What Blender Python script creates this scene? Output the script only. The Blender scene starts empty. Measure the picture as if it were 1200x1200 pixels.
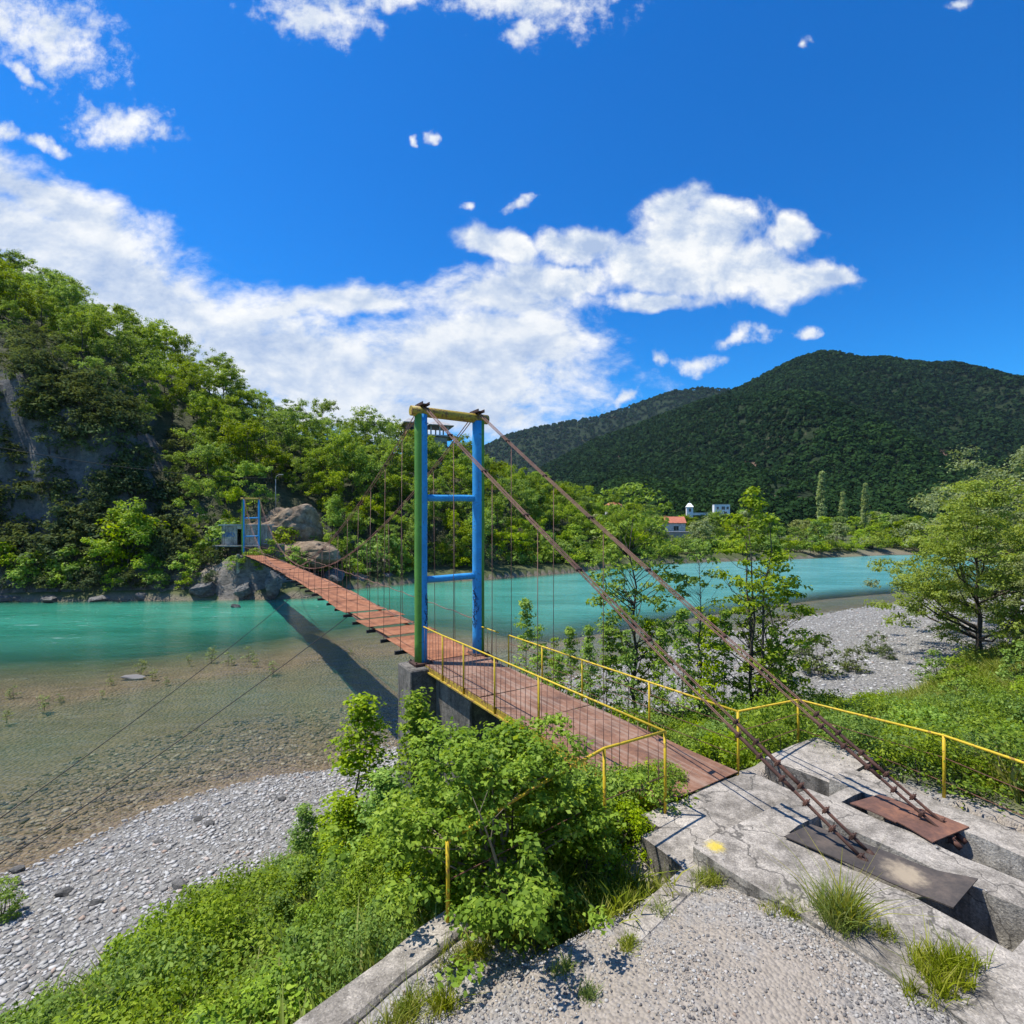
import bpy, math, random
import numpy as np
R = math.radians
C = bpy.context.scene.collection
scene = bpy.context.scene

# ---------------------------------------------------------------- camera, sky, sun, exposure
cam_d = bpy.data.cameras.new("camera"); cam = bpy.data.objects.new("camera", cam_d); C.objects.link(cam)
cam.location = (0, 0, 0); cam.rotation_euler = (R(90), 0, 0)
cam_d.sensor_width = 36; cam_d.lens = 18.0; cam_d.shift_y = 14 / 1200
cam_d.clip_start = .05; cam_d.clip_end = 20000
scene.camera = cam
scene.view_settings.view_transform = 'Standard'; scene.view_settings.look = 'None'
scene.view_settings.exposure = 0.55; scene.view_settings.gamma = 1
SUN = np.array((-.47, .06, 1.0)); SUN /= np.linalg.norm(SUN)
sd = bpy.data.lights.new("sun", 'SUN'); sd.energy = 4.6; sd.angle = R(.5); sd.color = (1, .95, .86)
so = bpy.data.objects.new("sun", sd); C.objects.link(so)
from mathutils import Vector
so.rotation_euler = Vector(SUN).to_track_quat('Z', 'Y').to_euler()
scene.cycles.max_bounces = 8; scene.cycles.diffuse_bounces = 3; scene.cycles.transparent_max_bounces = 12
scene.cycles.glossy_bounces = 3; scene.cycles.transmission_bounces = 6

W_ = bpy.data.worlds.new("World"); scene.world = W_; W_.use_nodes = True
nt = W_.node_tree; nt.nodes.clear()
class G:
    """node graph helper"""
    def __init__(s, nt): s.nt = nt
    def n(s, t, ins=None, **kw):
        nd = s.nt.nodes.new(t)
        for k, v in kw.items(): setattr(nd, k, v)
        for k, v in (ins or {}).items():
            if isinstance(v, bpy.types.NodeSocket): s.nt.links.new(v, nd.inputs[k])
            else: nd.inputs[k].default_value = v
        return nd
    def m(s, op, a, b=0.0, c=0.0, clamp=False):
        nd = s.n('ShaderNodeMath', {0: a, 1: b, 2: c}, operation=op); nd.use_clamp = clamp; return nd.outputs[0]
    def vm(s, op, a, b=(0, 0, 0)):
        nd = s.n('ShaderNodeVectorMath', {0: a, 1: b}, operation=op)
        return nd.outputs['Value'] if op in ('LENGTH', 'DISTANCE', 'DOT_PRODUCT') else nd.outputs[0]
    def noise(s, vec, scale, detail=4, rough=.55, dist=0.0):
        return s.n('ShaderNodeTexNoise', {'Vector': vec, 'Scale': scale, 'Detail': detail, 'Roughness': rough, 'Distortion': dist}).outputs[0]
    def voro(s, vec, scale, feat='F1', out=0):
        return s.n('ShaderNodeTexVoronoi', {'Vector': vec, 'Scale': scale}, feature=feat).outputs[out]
    def ramp(s, f, stops):
        nd = s.n('ShaderNodeValToRGB', {0: f}); el = nd.color_ramp.elements
        while len(el) < len(stops): el.new(.5)
        for e, (p, c) in zip(el, stops):
            e.position = p; e.color = (*c, 1) if len(c) == 3 else c
        return nd.outputs[0]
    def step(s, f, a, b):
        return s.n('ShaderNodeMapRange', {0: f, 1: a, 2: b, 3: 0.0, 4: 1.0}, interpolation_type='SMOOTHSTEP').outputs[0]
    def mix(s, f, a, b, mode='MIX'):
        nd = s.n('ShaderNodeMix', data_type='RGBA', blend_type=mode)
        for k, v in ((0, f), (6, a), (7, b)):
            if isinstance(v, bpy.types.NodeSocket): s.nt.links.new(v, nd.inputs[k])
            elif k == 0: nd.inputs[0].default_value = v
            else: nd.inputs[k].default_value = (*v, 1) if len(v) == 3 else v
        return nd.outputs[2]
    def bump(s, h, st=.3, dist=.02):
        return s.n('ShaderNodeBump', {'Height': h, 'Strength': st, 'Distance': dist}).outputs[0]

g = G(nt)
SKY_STRENGTH = .1
sky = g.n('ShaderNodeTexSky', sky_type='NISHITA', sun_disc=False, sun_elevation=math.asin(SUN[2]), sun_rotation=math.atan2(SUN[0], SUN[1]),
          altitude=300, air_density=1.0, dust_density=.25, ozone_density=3.5)
skyc = g.n('ShaderNodeHueSaturation', {'Hue': .5, 'Saturation': 1.35, 'Value': 1.0, 'Color': sky.outputs[0]}).outputs[0]
# clouds: fixed to the sky by direction (azimuth and height ratios in front of the valley)
co = g.n('ShaderNodeTexCoord').outputs['Generated']
sx = g.n('ShaderNodeSeparateXYZ', {0: co})
yy = g.m('MAXIMUM', sx.outputs[1], .08)
u = g.m('DIVIDE', sx.outputs[0], yy); v = g.m('DIVIDE', sx.outputs[2], yy)
uv = g.n('ShaderNodeCombineXYZ', {0: u, 1: v, 2: 0.0}).outputs[0]
wob = g.n('ShaderNodeTexNoise', {'Vector': uv, 'Scale': 5.0, 'Detail': 4.0, 'Roughness': .6}).outputs['Color']
wv = g.vm('MULTIPLY', g.vm('SUBTRACT', wob, (.5, .5, .5)), (.16, .10, 0))
uvw = g.vm('ADD', uv, wv)
def blob(px, py, rx, ry, rot=0.0, src=None):
    mp = g.n('ShaderNodeMapping', {'Vector': src or uvw, 'Location': ((px - 600) / 600, (614 - py) / 600, 0), 'Rotation': (0, 0, R(rot)),
             'Scale': (rx / 600, ry / 600, 1)}, vector_type='TEXTURE')
    return g.m('SUBTRACT', 1.0, g.vm('LENGTH', mp.outputs[0]))
def union(L):
    r = L[0]
    for b in L[1:]: r = g.m('SMOOTH_MAX', r, b, .15)
    return r
band = [(-60, 330, 330, 130, -22), (60, 290, 240, 85, -27), (180, 350, 170, 60, -25), (140, 370, 260, 100, -24), (330, 430, 250, 95, -8), (520, 440, 210, 95, 0), (590, 350, 110, 40, 0),
        (400, 350, 130, 22, 5), (600, 400, 120, 60, 0), (60, 230, 150, 40, -22), (500, 490, 230, 35, 0)]
puff = [(820, 270, 85, 50, 0), (770, 310, 95, 42, -8), (880, 315, 90, 45, -10), (930, 335, 80, 33, 0), (590, 285, 66, 32, -20), (680, 285, 70, 28, 0),
        (800, 240, 40, 26, 0), (920, 275, 38, 32, 0), (975, 330, 40, 16, 0), (640, 330, 90, 28, 0), (770, 350, 60, 18, 0)]
small = [(824, 424, 42, 14, 4), (874, 394, 36, 15, 5), (769, 416, 15, 13, 0), (722, 470, 28, 13, 20), (940, 394, 22, 6, 0), (510, 156, 12, 10, 0),
         (543, 234, 11, 6, 0), (488, 159, 7, 6, 0), (612, 235, 26, 6, 5), (145, 143, 72, 30, -6), (60, 45, 95, 58, -14), (0, 20, 70, 50, 0), (5, 148, 24, 15, 0), (48, 158, 30, 10, -15),
         (75, 166, 28, 10, -25), (370, 15, 90, 38, -4), (470, -6, 60, 24, 0), (600, -2, 140, 40, -8), (690, -15, 80, 30, 0), (620, 38, 30, 22, 20), (1122, 6, 22, 9, 0), (952, 48, 10, 7, 30), (30, 85, 40, 9, -28)]
f_band = union([blob(*b) for b in band]); f_puff = union([blob(*b) for b in puff]); f_small = union([blob(*b) for b in small])
st = g.n('ShaderNodeMapping', {'Vector': uv, 'Rotation': (0, 0, R(14)), 'Scale': (1, 1.6, 1)}).outputs[0]
n_w = g.noise(st, 6.5, 9, .64, .15); n_p = g.noise(uv, 9.0, 10, .62, .2); n_f = g.noise(uv, 26, 8, .65)
d_band = g.step(g.m('ADD', f_band, g.m('MULTIPLY', g.m('SUBTRACT', n_w, .47), 2.1)), -.08, .66)
d_puff = g.step(g.m('ADD', f_puff, g.m('MULTIPLY', g.m('SUBTRACT', n_p, .5), 1.6)), .0, .50)
d_small = g.step(g.m('ADD', f_small, g.m('MULTIPLY', g.m('SUBTRACT', n_f, .5), 2.2)), .0, 1.0)
# cloud masses away from the valley's view, so that the water and the other directions get a plausible sky
n_b = g.noise(co, 3.0, 8, .62)
behind = g.m('MULTIPLY', g.step(n_b, .52, .68), g.step(sx.outputs[1], .12, -.1))
dens = g.m('MAXIMUM', g.m('MAXIMUM', g.m('MULTIPLY', d_band, .97), d_puff), g.m('MAXIMUM', g.m('MULTIPLY', d_small, .95), behind))
dens = g.m('MULTIPLY', dens, g.step(sx.outputs[2], -.01, .02))
n_p2 = g.noise(g.vm('ADD', uv, (-.018, .03, 0)), 9.0, 10, .62, .2)
n_w2 = g.noise(g.vm('ADD', st, (-.03, .07, 0)), 6.5, 9, .64, .15)
relief = g.m('MULTIPLY_ADD', g.m('ADD', g.m('MULTIPLY', g.m('SUBTRACT', n_p, n_p2), d_puff), g.m('MULTIPLY', g.m('SUBTRACT', n_w, n_w2), 1.1)), 1.9, .64, True)
thick = g.m('ADD', g.m('MULTIPLY', g.step(g.m('MAXIMUM', f_band, f_puff), .2, .8), -.26), relief, 0, True)
cl = g.ramp(thick, [(0.0, (.30, .38, .54)), (.35, (.44, .50, .60)), (.62, (.58, .61, .65)), (1, (.72, .72, .71))])
bg = g.n('ShaderNodeBackground', {'Color': g.mix(dens, g.vm('MULTIPLY', skyc, (SKY_STRENGTH * .26, SKY_STRENGTH * .98, SKY_STRENGTH * 1.30)), cl), 'Strength': 1.0})
nt.links.new(bg.outputs[0], g.n('ShaderNodeOutputWorld').inputs[0])

# ---------------------------------------------------------------- helpers
class MB:
    """collects simple solids and links them as one mesh object"""
    def __init__(s): s.v = []; s.f = []; s.mi = []; s.sm = []
    def add(s, vs, fs, mi=0, smooth=False):
        b = len(s.v); s.v += [tuple(map(float, p)) for p in vs]
        for f in fs: s.f.append([b + i for i in f]); s.mi.append(mi); s.sm.append(smooth)
    def box(s, c, size, ax=None, mi=0, ch=0.0):
        ax = ax or ((1, 0, 0), (0, 1, 0), (0, 0, 1)); a = [np.array(x, float) for x in ax]; c = np.array(c, float)
        hx, hy, hz = [q / 2 for q in size]
        if ch <= 0:
            vs = [c + a[0] * hx * i + a[1] * hy * j + a[2] * hz * k for k in (-1, 1) for j in (-1, 1) for i in (-1, 1)]
            s.add(vs, [(0, 2, 3, 1), (4, 5, 7, 6), (0, 1, 5, 4), (2, 6, 7, 3), (0, 4, 6, 2), (1, 3, 7, 5)], mi); return
        prof = [(-hx + ch, -hy), (hx - ch, -hy), (hx, -hy + ch), (hx, hy - ch), (hx - ch, hy), (-hx + ch, hy), (-hx, hy - ch), (-hx, -hy + ch)]
        inn = [(p[0] - math.copysign(ch, p[0]) * .7, p[1] - math.copysign(ch, p[1]) * .7) for p in prof]
        rings = [(inn, -hz), (prof, -hz + ch), (prof, hz - ch), (inn, hz)]
        vs = [c + a[0] * x + a[1] * y + a[2] * z for ring, z in rings for x, y in ring]
        fs = [tuple(range(7, -1, -1)), tuple(range(24, 32))]
        for r in range(3):
            for i in range(8): fs.append((r * 8 + i, r * 8 + (i + 1) % 8, r * 8 + 8 + (i + 1) % 8, r * 8 + 8 + i))
        s.add(vs, fs, mi)
    def tube(s, pts, r, n=8, mi=0, smooth=True, fmi=None):
        P = [np.array(p, float) for p in pts]; rr = r if isinstance(r, (list, tuple, np.ndarray)) else [r] * len(P)
        vs = []; prev = None
        for i, p in enumerate(P):
            t = P[min(i + 1, len(P) - 1)] - P[max(i - 1, 0)]; t = t / (np.linalg.norm(t) + 1e-9)
            if prev is None:
                h = np.array((0, 0, 1.)) if abs(t[2]) < .9 else np.array((1., 0, 0))
                prev = np.cross(t, h)
            a = prev - t * prev.dot(t); a /= np.linalg.norm(a) + 1e-9; b = np.cross(t, a); prev = a
            for k in range(n):
                w = 2 * math.pi * k / n; vs.append(p + rr[i] * (math.cos(w) * a + math.sin(w) * b))
        b0 = len(s.v); s.v += [tuple(map(float, q)) for q in vs]
        for i in range(len(P) - 1):
            for k in range(n):
                s.f.append([b0 + i * n + k, b0 + i * n + (k + 1) % n, b0 + (i + 1) * n + (k + 1) % n, b0 + (i + 1) * n + k])
                s.mi.append(mi if fmi is None else fmi(k)); s.sm.append(smooth)
        for e, o in ((0, -1), (len(P) - 1, 1)):
            r_ = [b0 + e * n + k for k in range(n)]
            s.f.append(r_[::o]); s.mi.append(mi); s.sm.append(False)
    def prism(s, poly, z0, z1, mi=0):
        n = len(poly); vs = [(x, y, z0) for x, y in poly] + [(x, y, z1) for x, y in poly]
        s.add(vs, [tuple(range(n - 1, -1, -1)), tuple(range(n, 2 * n))] + [(i, (i + 1) % n, n + (i + 1) % n, n + i) for i in range(n)], mi)
    def build(s, name, mats, parent=None):
        me = bpy.data.meshes.new(name); me.from_pydata(s.v, [], s.f)
        for m in (mats if isinstance(mats, (list, tuple)) else [mats]): me.materials.append(m)
        me.polygons.foreach_set('material_index', s.mi); me.polygons.foreach_set('use_smooth', s.sm); me.update()
        return link(name, me, parent)
def link(name, me, parent=None):
    o = bpy.data.objects.new(name, me); C.objects.link(o)
    if parent: o.parent = parent
    return o
def tag(o, label=None, cat=None, group=None, kind=None):
    if label: o['label'] = label
    if cat: o['category'] = cat
    if group: o['group'] = group
    if kind: o['kind'] = kind
    return o
def empty(name, loc=(0, 0, 0), rz=0.0, sc=1.0):
    o = bpy.data.objects.new(name, None); C.objects.link(o); o.location = loc; o.rotation_euler = (0, 0, rz)
    o.scale = (sc, sc, sc) if not isinstance(sc, tuple) else sc; o.empty_display_size = .1
    return o
def copy_thing(o, loc, rz, sc, label, group=None):
    c = o.copy(); C.objects.link(c); c.location = loc; c.rotation_euler = (0, 0, rz); c.scale = sc if isinstance(sc, tuple) else (sc,) * 3
    c['label'] = label
    if group: c['group'] = group
    for ch in o.children:
        d = ch.copy(); C.objects.link(d); d.parent = c
        for gch in ch.children:
            e = gch.copy(); C.objects.link(e); e.parent = d
    return c
def np_mesh(name, V, F, mat, attrs=None, smooth=False, mi=None):
    """F: (n,k) faces of equal size; attrs: {name: (domain, array)}"""
    me = bpy.data.meshes.new(name); V = np.ascontiguousarray(V, np.float32); F = np.ascontiguousarray(F, np.int32)
    k = F.shape[1]
    me.vertices.add(len(V)); me.vertices.foreach_set('co', V.ravel())
    me.loops.add(F.size); me.loops.foreach_set('vertex_index', F.ravel())
    me.polygons.add(len(F)); me.polygons.foreach_set('loop_start', np.arange(0, F.size, k, dtype=np.int32))
    for m in (mat if isinstance(mat, (list, tuple)) else [mat]): me.materials.append(m)
    if smooth: me.polygons.foreach_set('use_smooth', np.ones(len(F), bool))
    if mi is not None: me.polygons.foreach_set('material_index', mi.astype(np.int32))
    for an, (dom, arr) in (attrs or {}).items():
        me.attributes.new(an, 'FLOAT', dom).data.foreach_set('value', np.ascontiguousarray(arr, np.float32))
    me.update(calc_edges=True); me.validate()
    return me
def vnoise(x, y, z=None, seed=0):
    """value noise in -1..1 on numpy arrays"""
    x = np.asarray(x, float); y = np.asarray(y, float); z = np.zeros_like(x) if z is None else np.asarray(z, float)
    xi, yi, zi = np.floor(x).astype(np.int64), np.floor(y).astype(np.int64), np.floor(z).astype(np.int64)
    fx, fy, fz = x - xi, y - yi, z - zi
    fx, fy, fz = [t * t * (3 - 2 * t) for t in (fx, fy, fz)]
    def h(a, b, c):
        n = (a * 374761393 + b * 668265263 + c * 2147483647 + seed * 974711) & 0xffffffff
        n = ((n ^ (n >> 13)) * 1274126177) & 0xffffffff
        return ((n ^ (n >> 16)) & 0xffff) / 32767.5 - 1
    r = 0
    for i in (0, 1):
        for j in (0, 1):
            for k in (0, 1):
                r = r + h(xi + i, yi + j, zi + k) * np.where(i, fx, 1 - fx) * np.where(j, fy, 1 - fy) * np.where(k, fz, 1 - fz)
    return r
def fbm(x, y, z=None, oct=4, seed=0):
    r = 0; a = 1.0; f = 1.0
    for i in range(oct):
        r = r + a * vnoise(np.asarray(x) * f, np.asarray(y) * f, None if z is None else np.asarray(z) * f, seed + i * 17); a *= .5; f *= 2.03
    return r / 1.9
def sstep(a, b, x):
    t = np.clip((x - a) / (b - a), 0, 1); return t * t * (3 - 2 * t)
def at(px, py, z):
    """point of height z (m above the eye) seen in that direction of the 1200 px photograph"""
    Y = -z * 600 / (py - 614); return np.array(((px - 600) / 600 * Y, Y, z))
def atY(px, py, Y): return np.array(((px - 600) / 600 * Y, Y, (614 - py) / 600 * Y))
T0 = np.array((-1.64, 13.67)); Ud = np.array((.53, -.848)); Vd = np.array((.848, .53))
def uvz(u_, v_, z): p = T0 + Ud * u_ + Vd * v_; return np.array((p[0], p[1], z))
AX = ((.53, -.848, 0), (.848, .53, 0), (0, 0, 1))
WATER = -8.3; DECK = -3.6

# ---------------------------------------------------------------- materials
def mat(name):
    m = bpy.data.materials.new(name); m.use_nodes = True; t = m.node_tree; t.nodes.clear(); return m, G(t)
def finish(m, g, shader): g.nt.links.new(shader, g.n('ShaderNodeOutputMaterial').inputs[0]); return m
def pbsdf(g, col, rough=.8, normal=None, metal=0.0, spec=.4):
    ins = {'Base Color': col if isinstance(col, bpy.types.NodeSocket) else (*col, 1), 'Roughness': rough, 'Metallic': metal, 'Specular IOR Level': spec}
    if normal is not None: ins['Normal'] = normal
    return g.n('ShaderNodeBsdfPrincipled', ins).outputs[0]
def objco(g): return g.n('ShaderNodeTexCoord').outputs['Object']
def geoco(g): return g.n('ShaderNodeNewGeometry').outputs['Position']

def leaf_mat(name, dark, mid, light, trans=.35, hv=.12, gloss=True):
    m, g = mat(name)
    r = g.n('ShaderNodeAttribute', attribute_name='rnd').outputs['Fac']
    oi = g.n('ShaderNodeObjectInfo').outputs['Random']
    c = g.ramp(r, [(0, dark), (.5, mid), (1, light)])
    hs = g.n('ShaderNodeHueSaturation', {'Hue': g.m('MULTIPLY_ADD', oi, .032, .472), 'Saturation': g.m('MULTIPLY_ADD', oi, -.25, 1.1),
                                        'Value': g.m('MULTIPLY_ADD', g.m('FRACT', g.m('MULTIPLY', oi, 7.31)), 2 * hv, 1 - hv), 'Color': c}).outputs[0]
    p = pbsdf(g, hs, .55, None, 0, .18 if gloss else 0.0)
    tr = g.n('ShaderNodeBsdfTranslucent', {'Color': g.mix(1.0, hs, (1.15, 1.1, .5), 'MULTIPLY')}).outputs[0]
    return finish(m, g, g.n('ShaderNodeMixShader', {0: trans, 1: p, 2: tr}).outputs[0])
LEAF = {
 'hill': leaf_mat('leaf_hill', (.072, .15, .014), (.185, .31, .028), (.31, .45, .05), .48, .2),
 'bright': leaf_mat('leaf_bright', (.095, .20, .012), (.22, .38, .022), (.36, .52, .045), .45, .12),
 'bramble': leaf_mat('leaf_bramble', (.048, .105, .012), (.125, .235, .024), (.26, .38, .05), .40, .14),
 'alder': leaf_mat('leaf_alder', (.075, .145, .018), (.17, .30, .035), (.29, .43, .06), .44, .10),
 'poplar': leaf_mat('leaf_poplar', (.18, .26, .10), (.29, .38, .15), (.38, .48, .21), .45, .05),
 'willow': leaf_mat('leaf_willow', (.14, .19, .07), (.23, .30, .11), (.34, .41, .18), .40, .08),
 'yellow': leaf_mat('leaf_yellowgreen', (.12, .19, .03), (.22, .335, .06), (.34, .455, .115), .45, .08),
 'scrub': leaf_mat('leaf_scrub', (.045, .065, .026), (.10, .14, .05), (.16, .21, .08), .35, .15, False),
 'brownish': leaf_mat('leaf_brownish', (.09, .07, .025), (.15, .12, .04), (.20, .17, .06), .3, .1),
 'forest': leaf_mat('leaf_forest', (.010, .030, .011), (.018, .048, .016), (.030, .072, .020), .2, .1, False),
 'grass': leaf_mat('leaf_grass', (.11, .18, .02), (.22, .31, .03), (.38, .40, .11), .42, .08),
}
m, g = mat('bark'); c = objco(g)
BARK = finish(m, g, pbsdf(g, g.ramp(g.noise(c, 9, 5), [(.3, (.035, .027, .02)), (.7, (.11, .09, .07))]), .9, g.bump(g.noise(c, 25, 4), .5)))
m, g = mat('dry_twig'); c = objco(g)
TWIG = finish(m, g, pbsdf(g, g.ramp(g.noise(c, 9, 5), [(.3, (.16, .12, .085)), (.7, (.30, .25, .19))]), .9))

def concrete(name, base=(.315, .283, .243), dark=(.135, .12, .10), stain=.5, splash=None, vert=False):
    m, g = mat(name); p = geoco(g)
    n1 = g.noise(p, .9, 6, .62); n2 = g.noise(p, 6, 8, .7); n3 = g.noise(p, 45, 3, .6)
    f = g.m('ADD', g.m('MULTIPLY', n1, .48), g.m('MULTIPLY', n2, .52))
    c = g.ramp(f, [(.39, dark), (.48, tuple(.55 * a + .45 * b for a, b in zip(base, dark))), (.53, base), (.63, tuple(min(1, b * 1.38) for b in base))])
    c = g.mix(g.m('MULTIPLY', g.step(n3, .52, .72), .5), c, tuple(b * .5 for b in base))
    li = g.step(g.noise(p, 3.3, 7, .7), .60, .68)
    c = g.mix(g.m('MULTIPLY', li, stain), c, (.10, .095, .08))
    c = g.mix(g.m('MULTIPLY', g.step(g.voro(p, 34), .22, .10), .55), c, (.42, .40, .37))
    agg = g.n('ShaderNodeTexVoronoi', {'Vector': p, 'Scale': 75.0}); ac = g.vm('DOT_PRODUCT', agg.outputs['Color'], (.34, .33, .33))
    c = g.mix(.55, c, g.mix(1.0, c, g.ramp(ac, [(.15, (.45, .44, .43)), (.5, (1, 1, 1)), (.85, (1.7, 1.68, 1.62))]), 'MULTIPLY'))
    ck = g.n('ShaderNodeTexVoronoi', {'Vector': g.vm('ADD', p, g.vm('MULTIPLY', g.n('ShaderNodeTexNoise', {'Vector': p, 'Scale': 3.0, 'Detail': 5.0}).outputs['Color'], (.5, .5, .5))), 'Scale': .8}, feature='DISTANCE_TO_EDGE').outputs[0]
    c = g.mix(g.m('MULTIPLY', g.step(ck, .011, .003), .75), c, (.06, .055, .048))
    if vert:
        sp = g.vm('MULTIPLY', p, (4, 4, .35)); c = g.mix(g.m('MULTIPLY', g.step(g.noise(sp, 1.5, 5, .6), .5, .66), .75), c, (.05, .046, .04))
    if splash is not None:
        d = g.vm('DISTANCE', g.vm('MULTIPLY', p, (1, 1, .3)), (splash[0], splash[1], splash[2] * .3))
        k = g.m('SUBTRACT', g.m('MULTIPLY', g.noise(p, 18, 8, .8), .20), d)
        c = g.mix(g.m('MULTIPLY', g.step(k, -.03, .06), .75), c, (.62, .47, .03))
    h = g.m('ADD', g.m('MULTIPLY', n2, .7), g.m('MULTIPLY', n3, .5))
    return finish(m, g, pbsdf(g, c, .88, g.bump(h, .55, .03), 0, .3))
CONC = concrete('concrete_slab'); CONC2 = concrete('concrete_block', splash=tuple(at(838, 992, -3.45)))
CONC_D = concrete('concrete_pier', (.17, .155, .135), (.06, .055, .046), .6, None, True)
CONC_L = concrete('concrete_cast_wall', (.36, .335, .29), (.2, .185, .16), .2, None, True)

def rust(name, a, b, cc, dust=None, plank=False):
    m, g = mat(name); p = objco(g)
    if plank: p = g.vm('MULTIPLY', geoco(g), (1, 1, 1))
    n1 = g.noise(p, 1.6, 7, .65); n2 = g.noise(p, 11, 6, .7)
    f = g.m('ADD', g.m('MULTIPLY', n1, .6), g.m('MULTIPLY', n2, .4))
    c = g.ramp(f, [(.36, a), (.5, b), (.64, cc)])
    if plank:
        d = g.n('ShaderNodeMapping', {'Vector': p, 'Rotation': (0, 0, R(-58)), 'Scale': (1, 1, 1)}, vector_type='TEXTURE').outputs[0]
        s_ = g.noise(g.vm('MULTIPLY', d, (.5, 9, 1)), 1.2, 5, .6)
        c = g.mix(g.m('MULTIPLY', g.step(s_, .46, .66), .6), c, (.30, .22, .17))
    if dust is not None:
        d = g.vm('DISTANCE', geoco(g), dust)
        k = g.m('SUBTRACT', g.m('MULTIPLY', g.noise(geoco(g), 8, 6, .7), .34), d)
        c = g.mix(g.m('MULTIPLY', g.step(k, -.06, .10), .85), c, (.36, .29, .20))
    return finish(m, g, pbsdf(g, c, .72, g.bump(n2, .35, .01), .0, .35))
RUST = rust('rusty_iron', (.055, .026, .018), (.13, .055, .035), (.20, .085, .05))
RUST_D = rust('dark_rust', (.03, .018, .014), (.07, .034, .024), (.13, .06, .04))
CABLE = rust('rusty_wire_rope', (.10, .05, .04), (.20, .10, .075), (.28, .15, .11))
DECKP = rust('red_rust_plate', (.12, .046, .022), (.27, .10, .040), (.40, .185, .095))
DECKN = rust('worn_rust_plate', (.10, .052, .036), (.20, .098, .058), (.30, .175, .12), None, True)
PLATE_D = rust('dark_steel_plate', (.035, .03, .028), (.07, .058, .05), (.13, .10, .08), tuple(at(1060, 1025, -3.44)))
PLATE_R = rust('rusty_steel_plate', (.07, .04, .032), (.14, .07, .05), (.26, .12, .07))
m, g = mat('black_steel'); BLACK = finish(m, g, pbsdf(g, (.018, .017, .017), .7))
def paint(name, col, wear=(.13, .06, .035), amt=.5, edge=.62):
    m, g = mat(name); p = geoco(g)
    n1 = g.noise(p, 2.2, 6, .62); n2 = g.noise(p, 16, 6, .7)
    c = g.mix(g.step(n1, .3, .75), tuple(x * .8 for x in col), tuple(min(1, x * 1.15) for x in col))
    k = g.step(g.m('ADD', g.m('MULTIPLY', n2, .7), g.m('MULTIPLY', n1, .3)), edge - .03, edge + .02)
    stv = g.noise(g.vm('MULTIPLY', p, (9, 9, .5)), 1.0, 6, .7)
    c = g.mix(g.m('MULTIPLY', g.step(stv, .55, .72), .45), c, tuple(.35 * x + .65 * w for x, w in zip(col, wear)))
    c = g.mix(g.m('MULTIPLY', k, amt), c, wear)
    return finish(m, g, pbsdf(g, c, .6, g.bump(n2, .12, .01), 0, .4))
BLUE = paint('blue_paint', (.03, .30, .64), (.05, .10, .18), .7, .58); GREEN = paint('green_paint', (.095, .26, .03), (.05, .07, .03), .7, .58)
YELLOW = paint('yellow_paint', (.60, .42, .018), (.22, .10, .03), .8, .57); YELLOW2 = paint('yellow_beam_paint', (.42, .30, .03), (.16, .07, .03), .85, .53)
m, g = mat('spray_black'); SPRAY = finish(m, g, pbsdf(g, (.012, .014, .03), .6))
m, g = mat('spray_blue'); SPRAYB = finish(m, g, pbsdf(g, (.05, .16, .38), .6))
m, g = mat('dark_opening'); DARK = finish(m, g, pbsdf(g, (.02, .019, .018), .9))
m, g = mat('window_glass'); GLASS = finish(m, g, pbsdf(g, (.03, .04, .05), .08))
def plain(name, col, rough=.85, amp=.25, sc=2.0):
    m, g = mat(name); n = g.noise(geoco(g), sc, 6, .65)
    c = g.mix(g.step(n, .35, .68), tuple(x * (1 - amp) for x in col), tuple(min(1, x * (1 + amp)) for x in col))
    return finish(m, g, pbsdf(g, c, rough, g.bump(n, .2, .02)))
PLASTER = plain('pale_plaster', (.62, .60, .56)); ROOF = plain('red_roof_tile', (.40, .13, .075)); RAWBRICK = plain('raw_brick', (.34, .18, .12)); GREYW = plain('grey_render', (.34, .33, .32))
WHITE = plain('white_wall', (.78, .77, .74), .8, .1)
m, g = mat('river_stone'); r = g.n('ShaderNodeAttribute', attribute_name='rnd').outputs['Fac']
PEBBLE3 = finish(m, g, pbsdf(g, g.ramp(r, [(0, (.06, .05, .032)), (.4, (.15, .12, .075)), (.8, (.24, .20, .135)), (1, (.33, .29, .21))]), .8, None, 0, .2))
m, g = mat('path_pebble'); r = g.n('ShaderNodeAttribute', attribute_name='rnd').outputs['Fac']
PEBBLE2 = finish(m, g, pbsdf(g, g.ramp(r, [(0, (.09, .085, .085)), (.3, (.20, .19, .18)), (.7, (.33, .315, .29)), (.95, (.46, .44, .41)), (1, (.26, .18, .13))]), .85, None, 0, .25))
m, g = mat('grey_rock'); p = geoco(g)
n1 = g.noise(p, .35, 8, .68); n2 = g.noise(g.vm('MULTIPLY', p, (1, 1, 1.8)), 1.7, 8, .72, .6); n3 = g.voro(p, .9, 'DISTANCE_TO_EDGE')
c = g.ramp(g.m('ADD', g.m('MULTIPLY', n1, .45), g.m('MULTIPLY', n2, .55)), [(.33, (.035, .034, .033)), (.47, (.10, .096, .09)), (.58, (.20, .19, .175)), (.72, (.36, .335, .30))])
ROCK = finish(m, g, pbsdf(g, c, .9, g.bump(g.m('ADD', n2, g.m('MULTIPLY', g.step(n3, 0, .12), .35)), .9, .25)))
m, g = mat('earth_rock'); p = geoco(g)
n2 = g.noise(p, 1.1, 8, .7, .4)
c = g.ramp(n2, [(.33, (.075, .052, .033)), (.5, (.22, .16, .105)), (.7, (.38, .29, .20))])
EARTH = finish(m, g, pbsdf(g, c, .95, g.bump(n2, .9, .25)))
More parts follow.
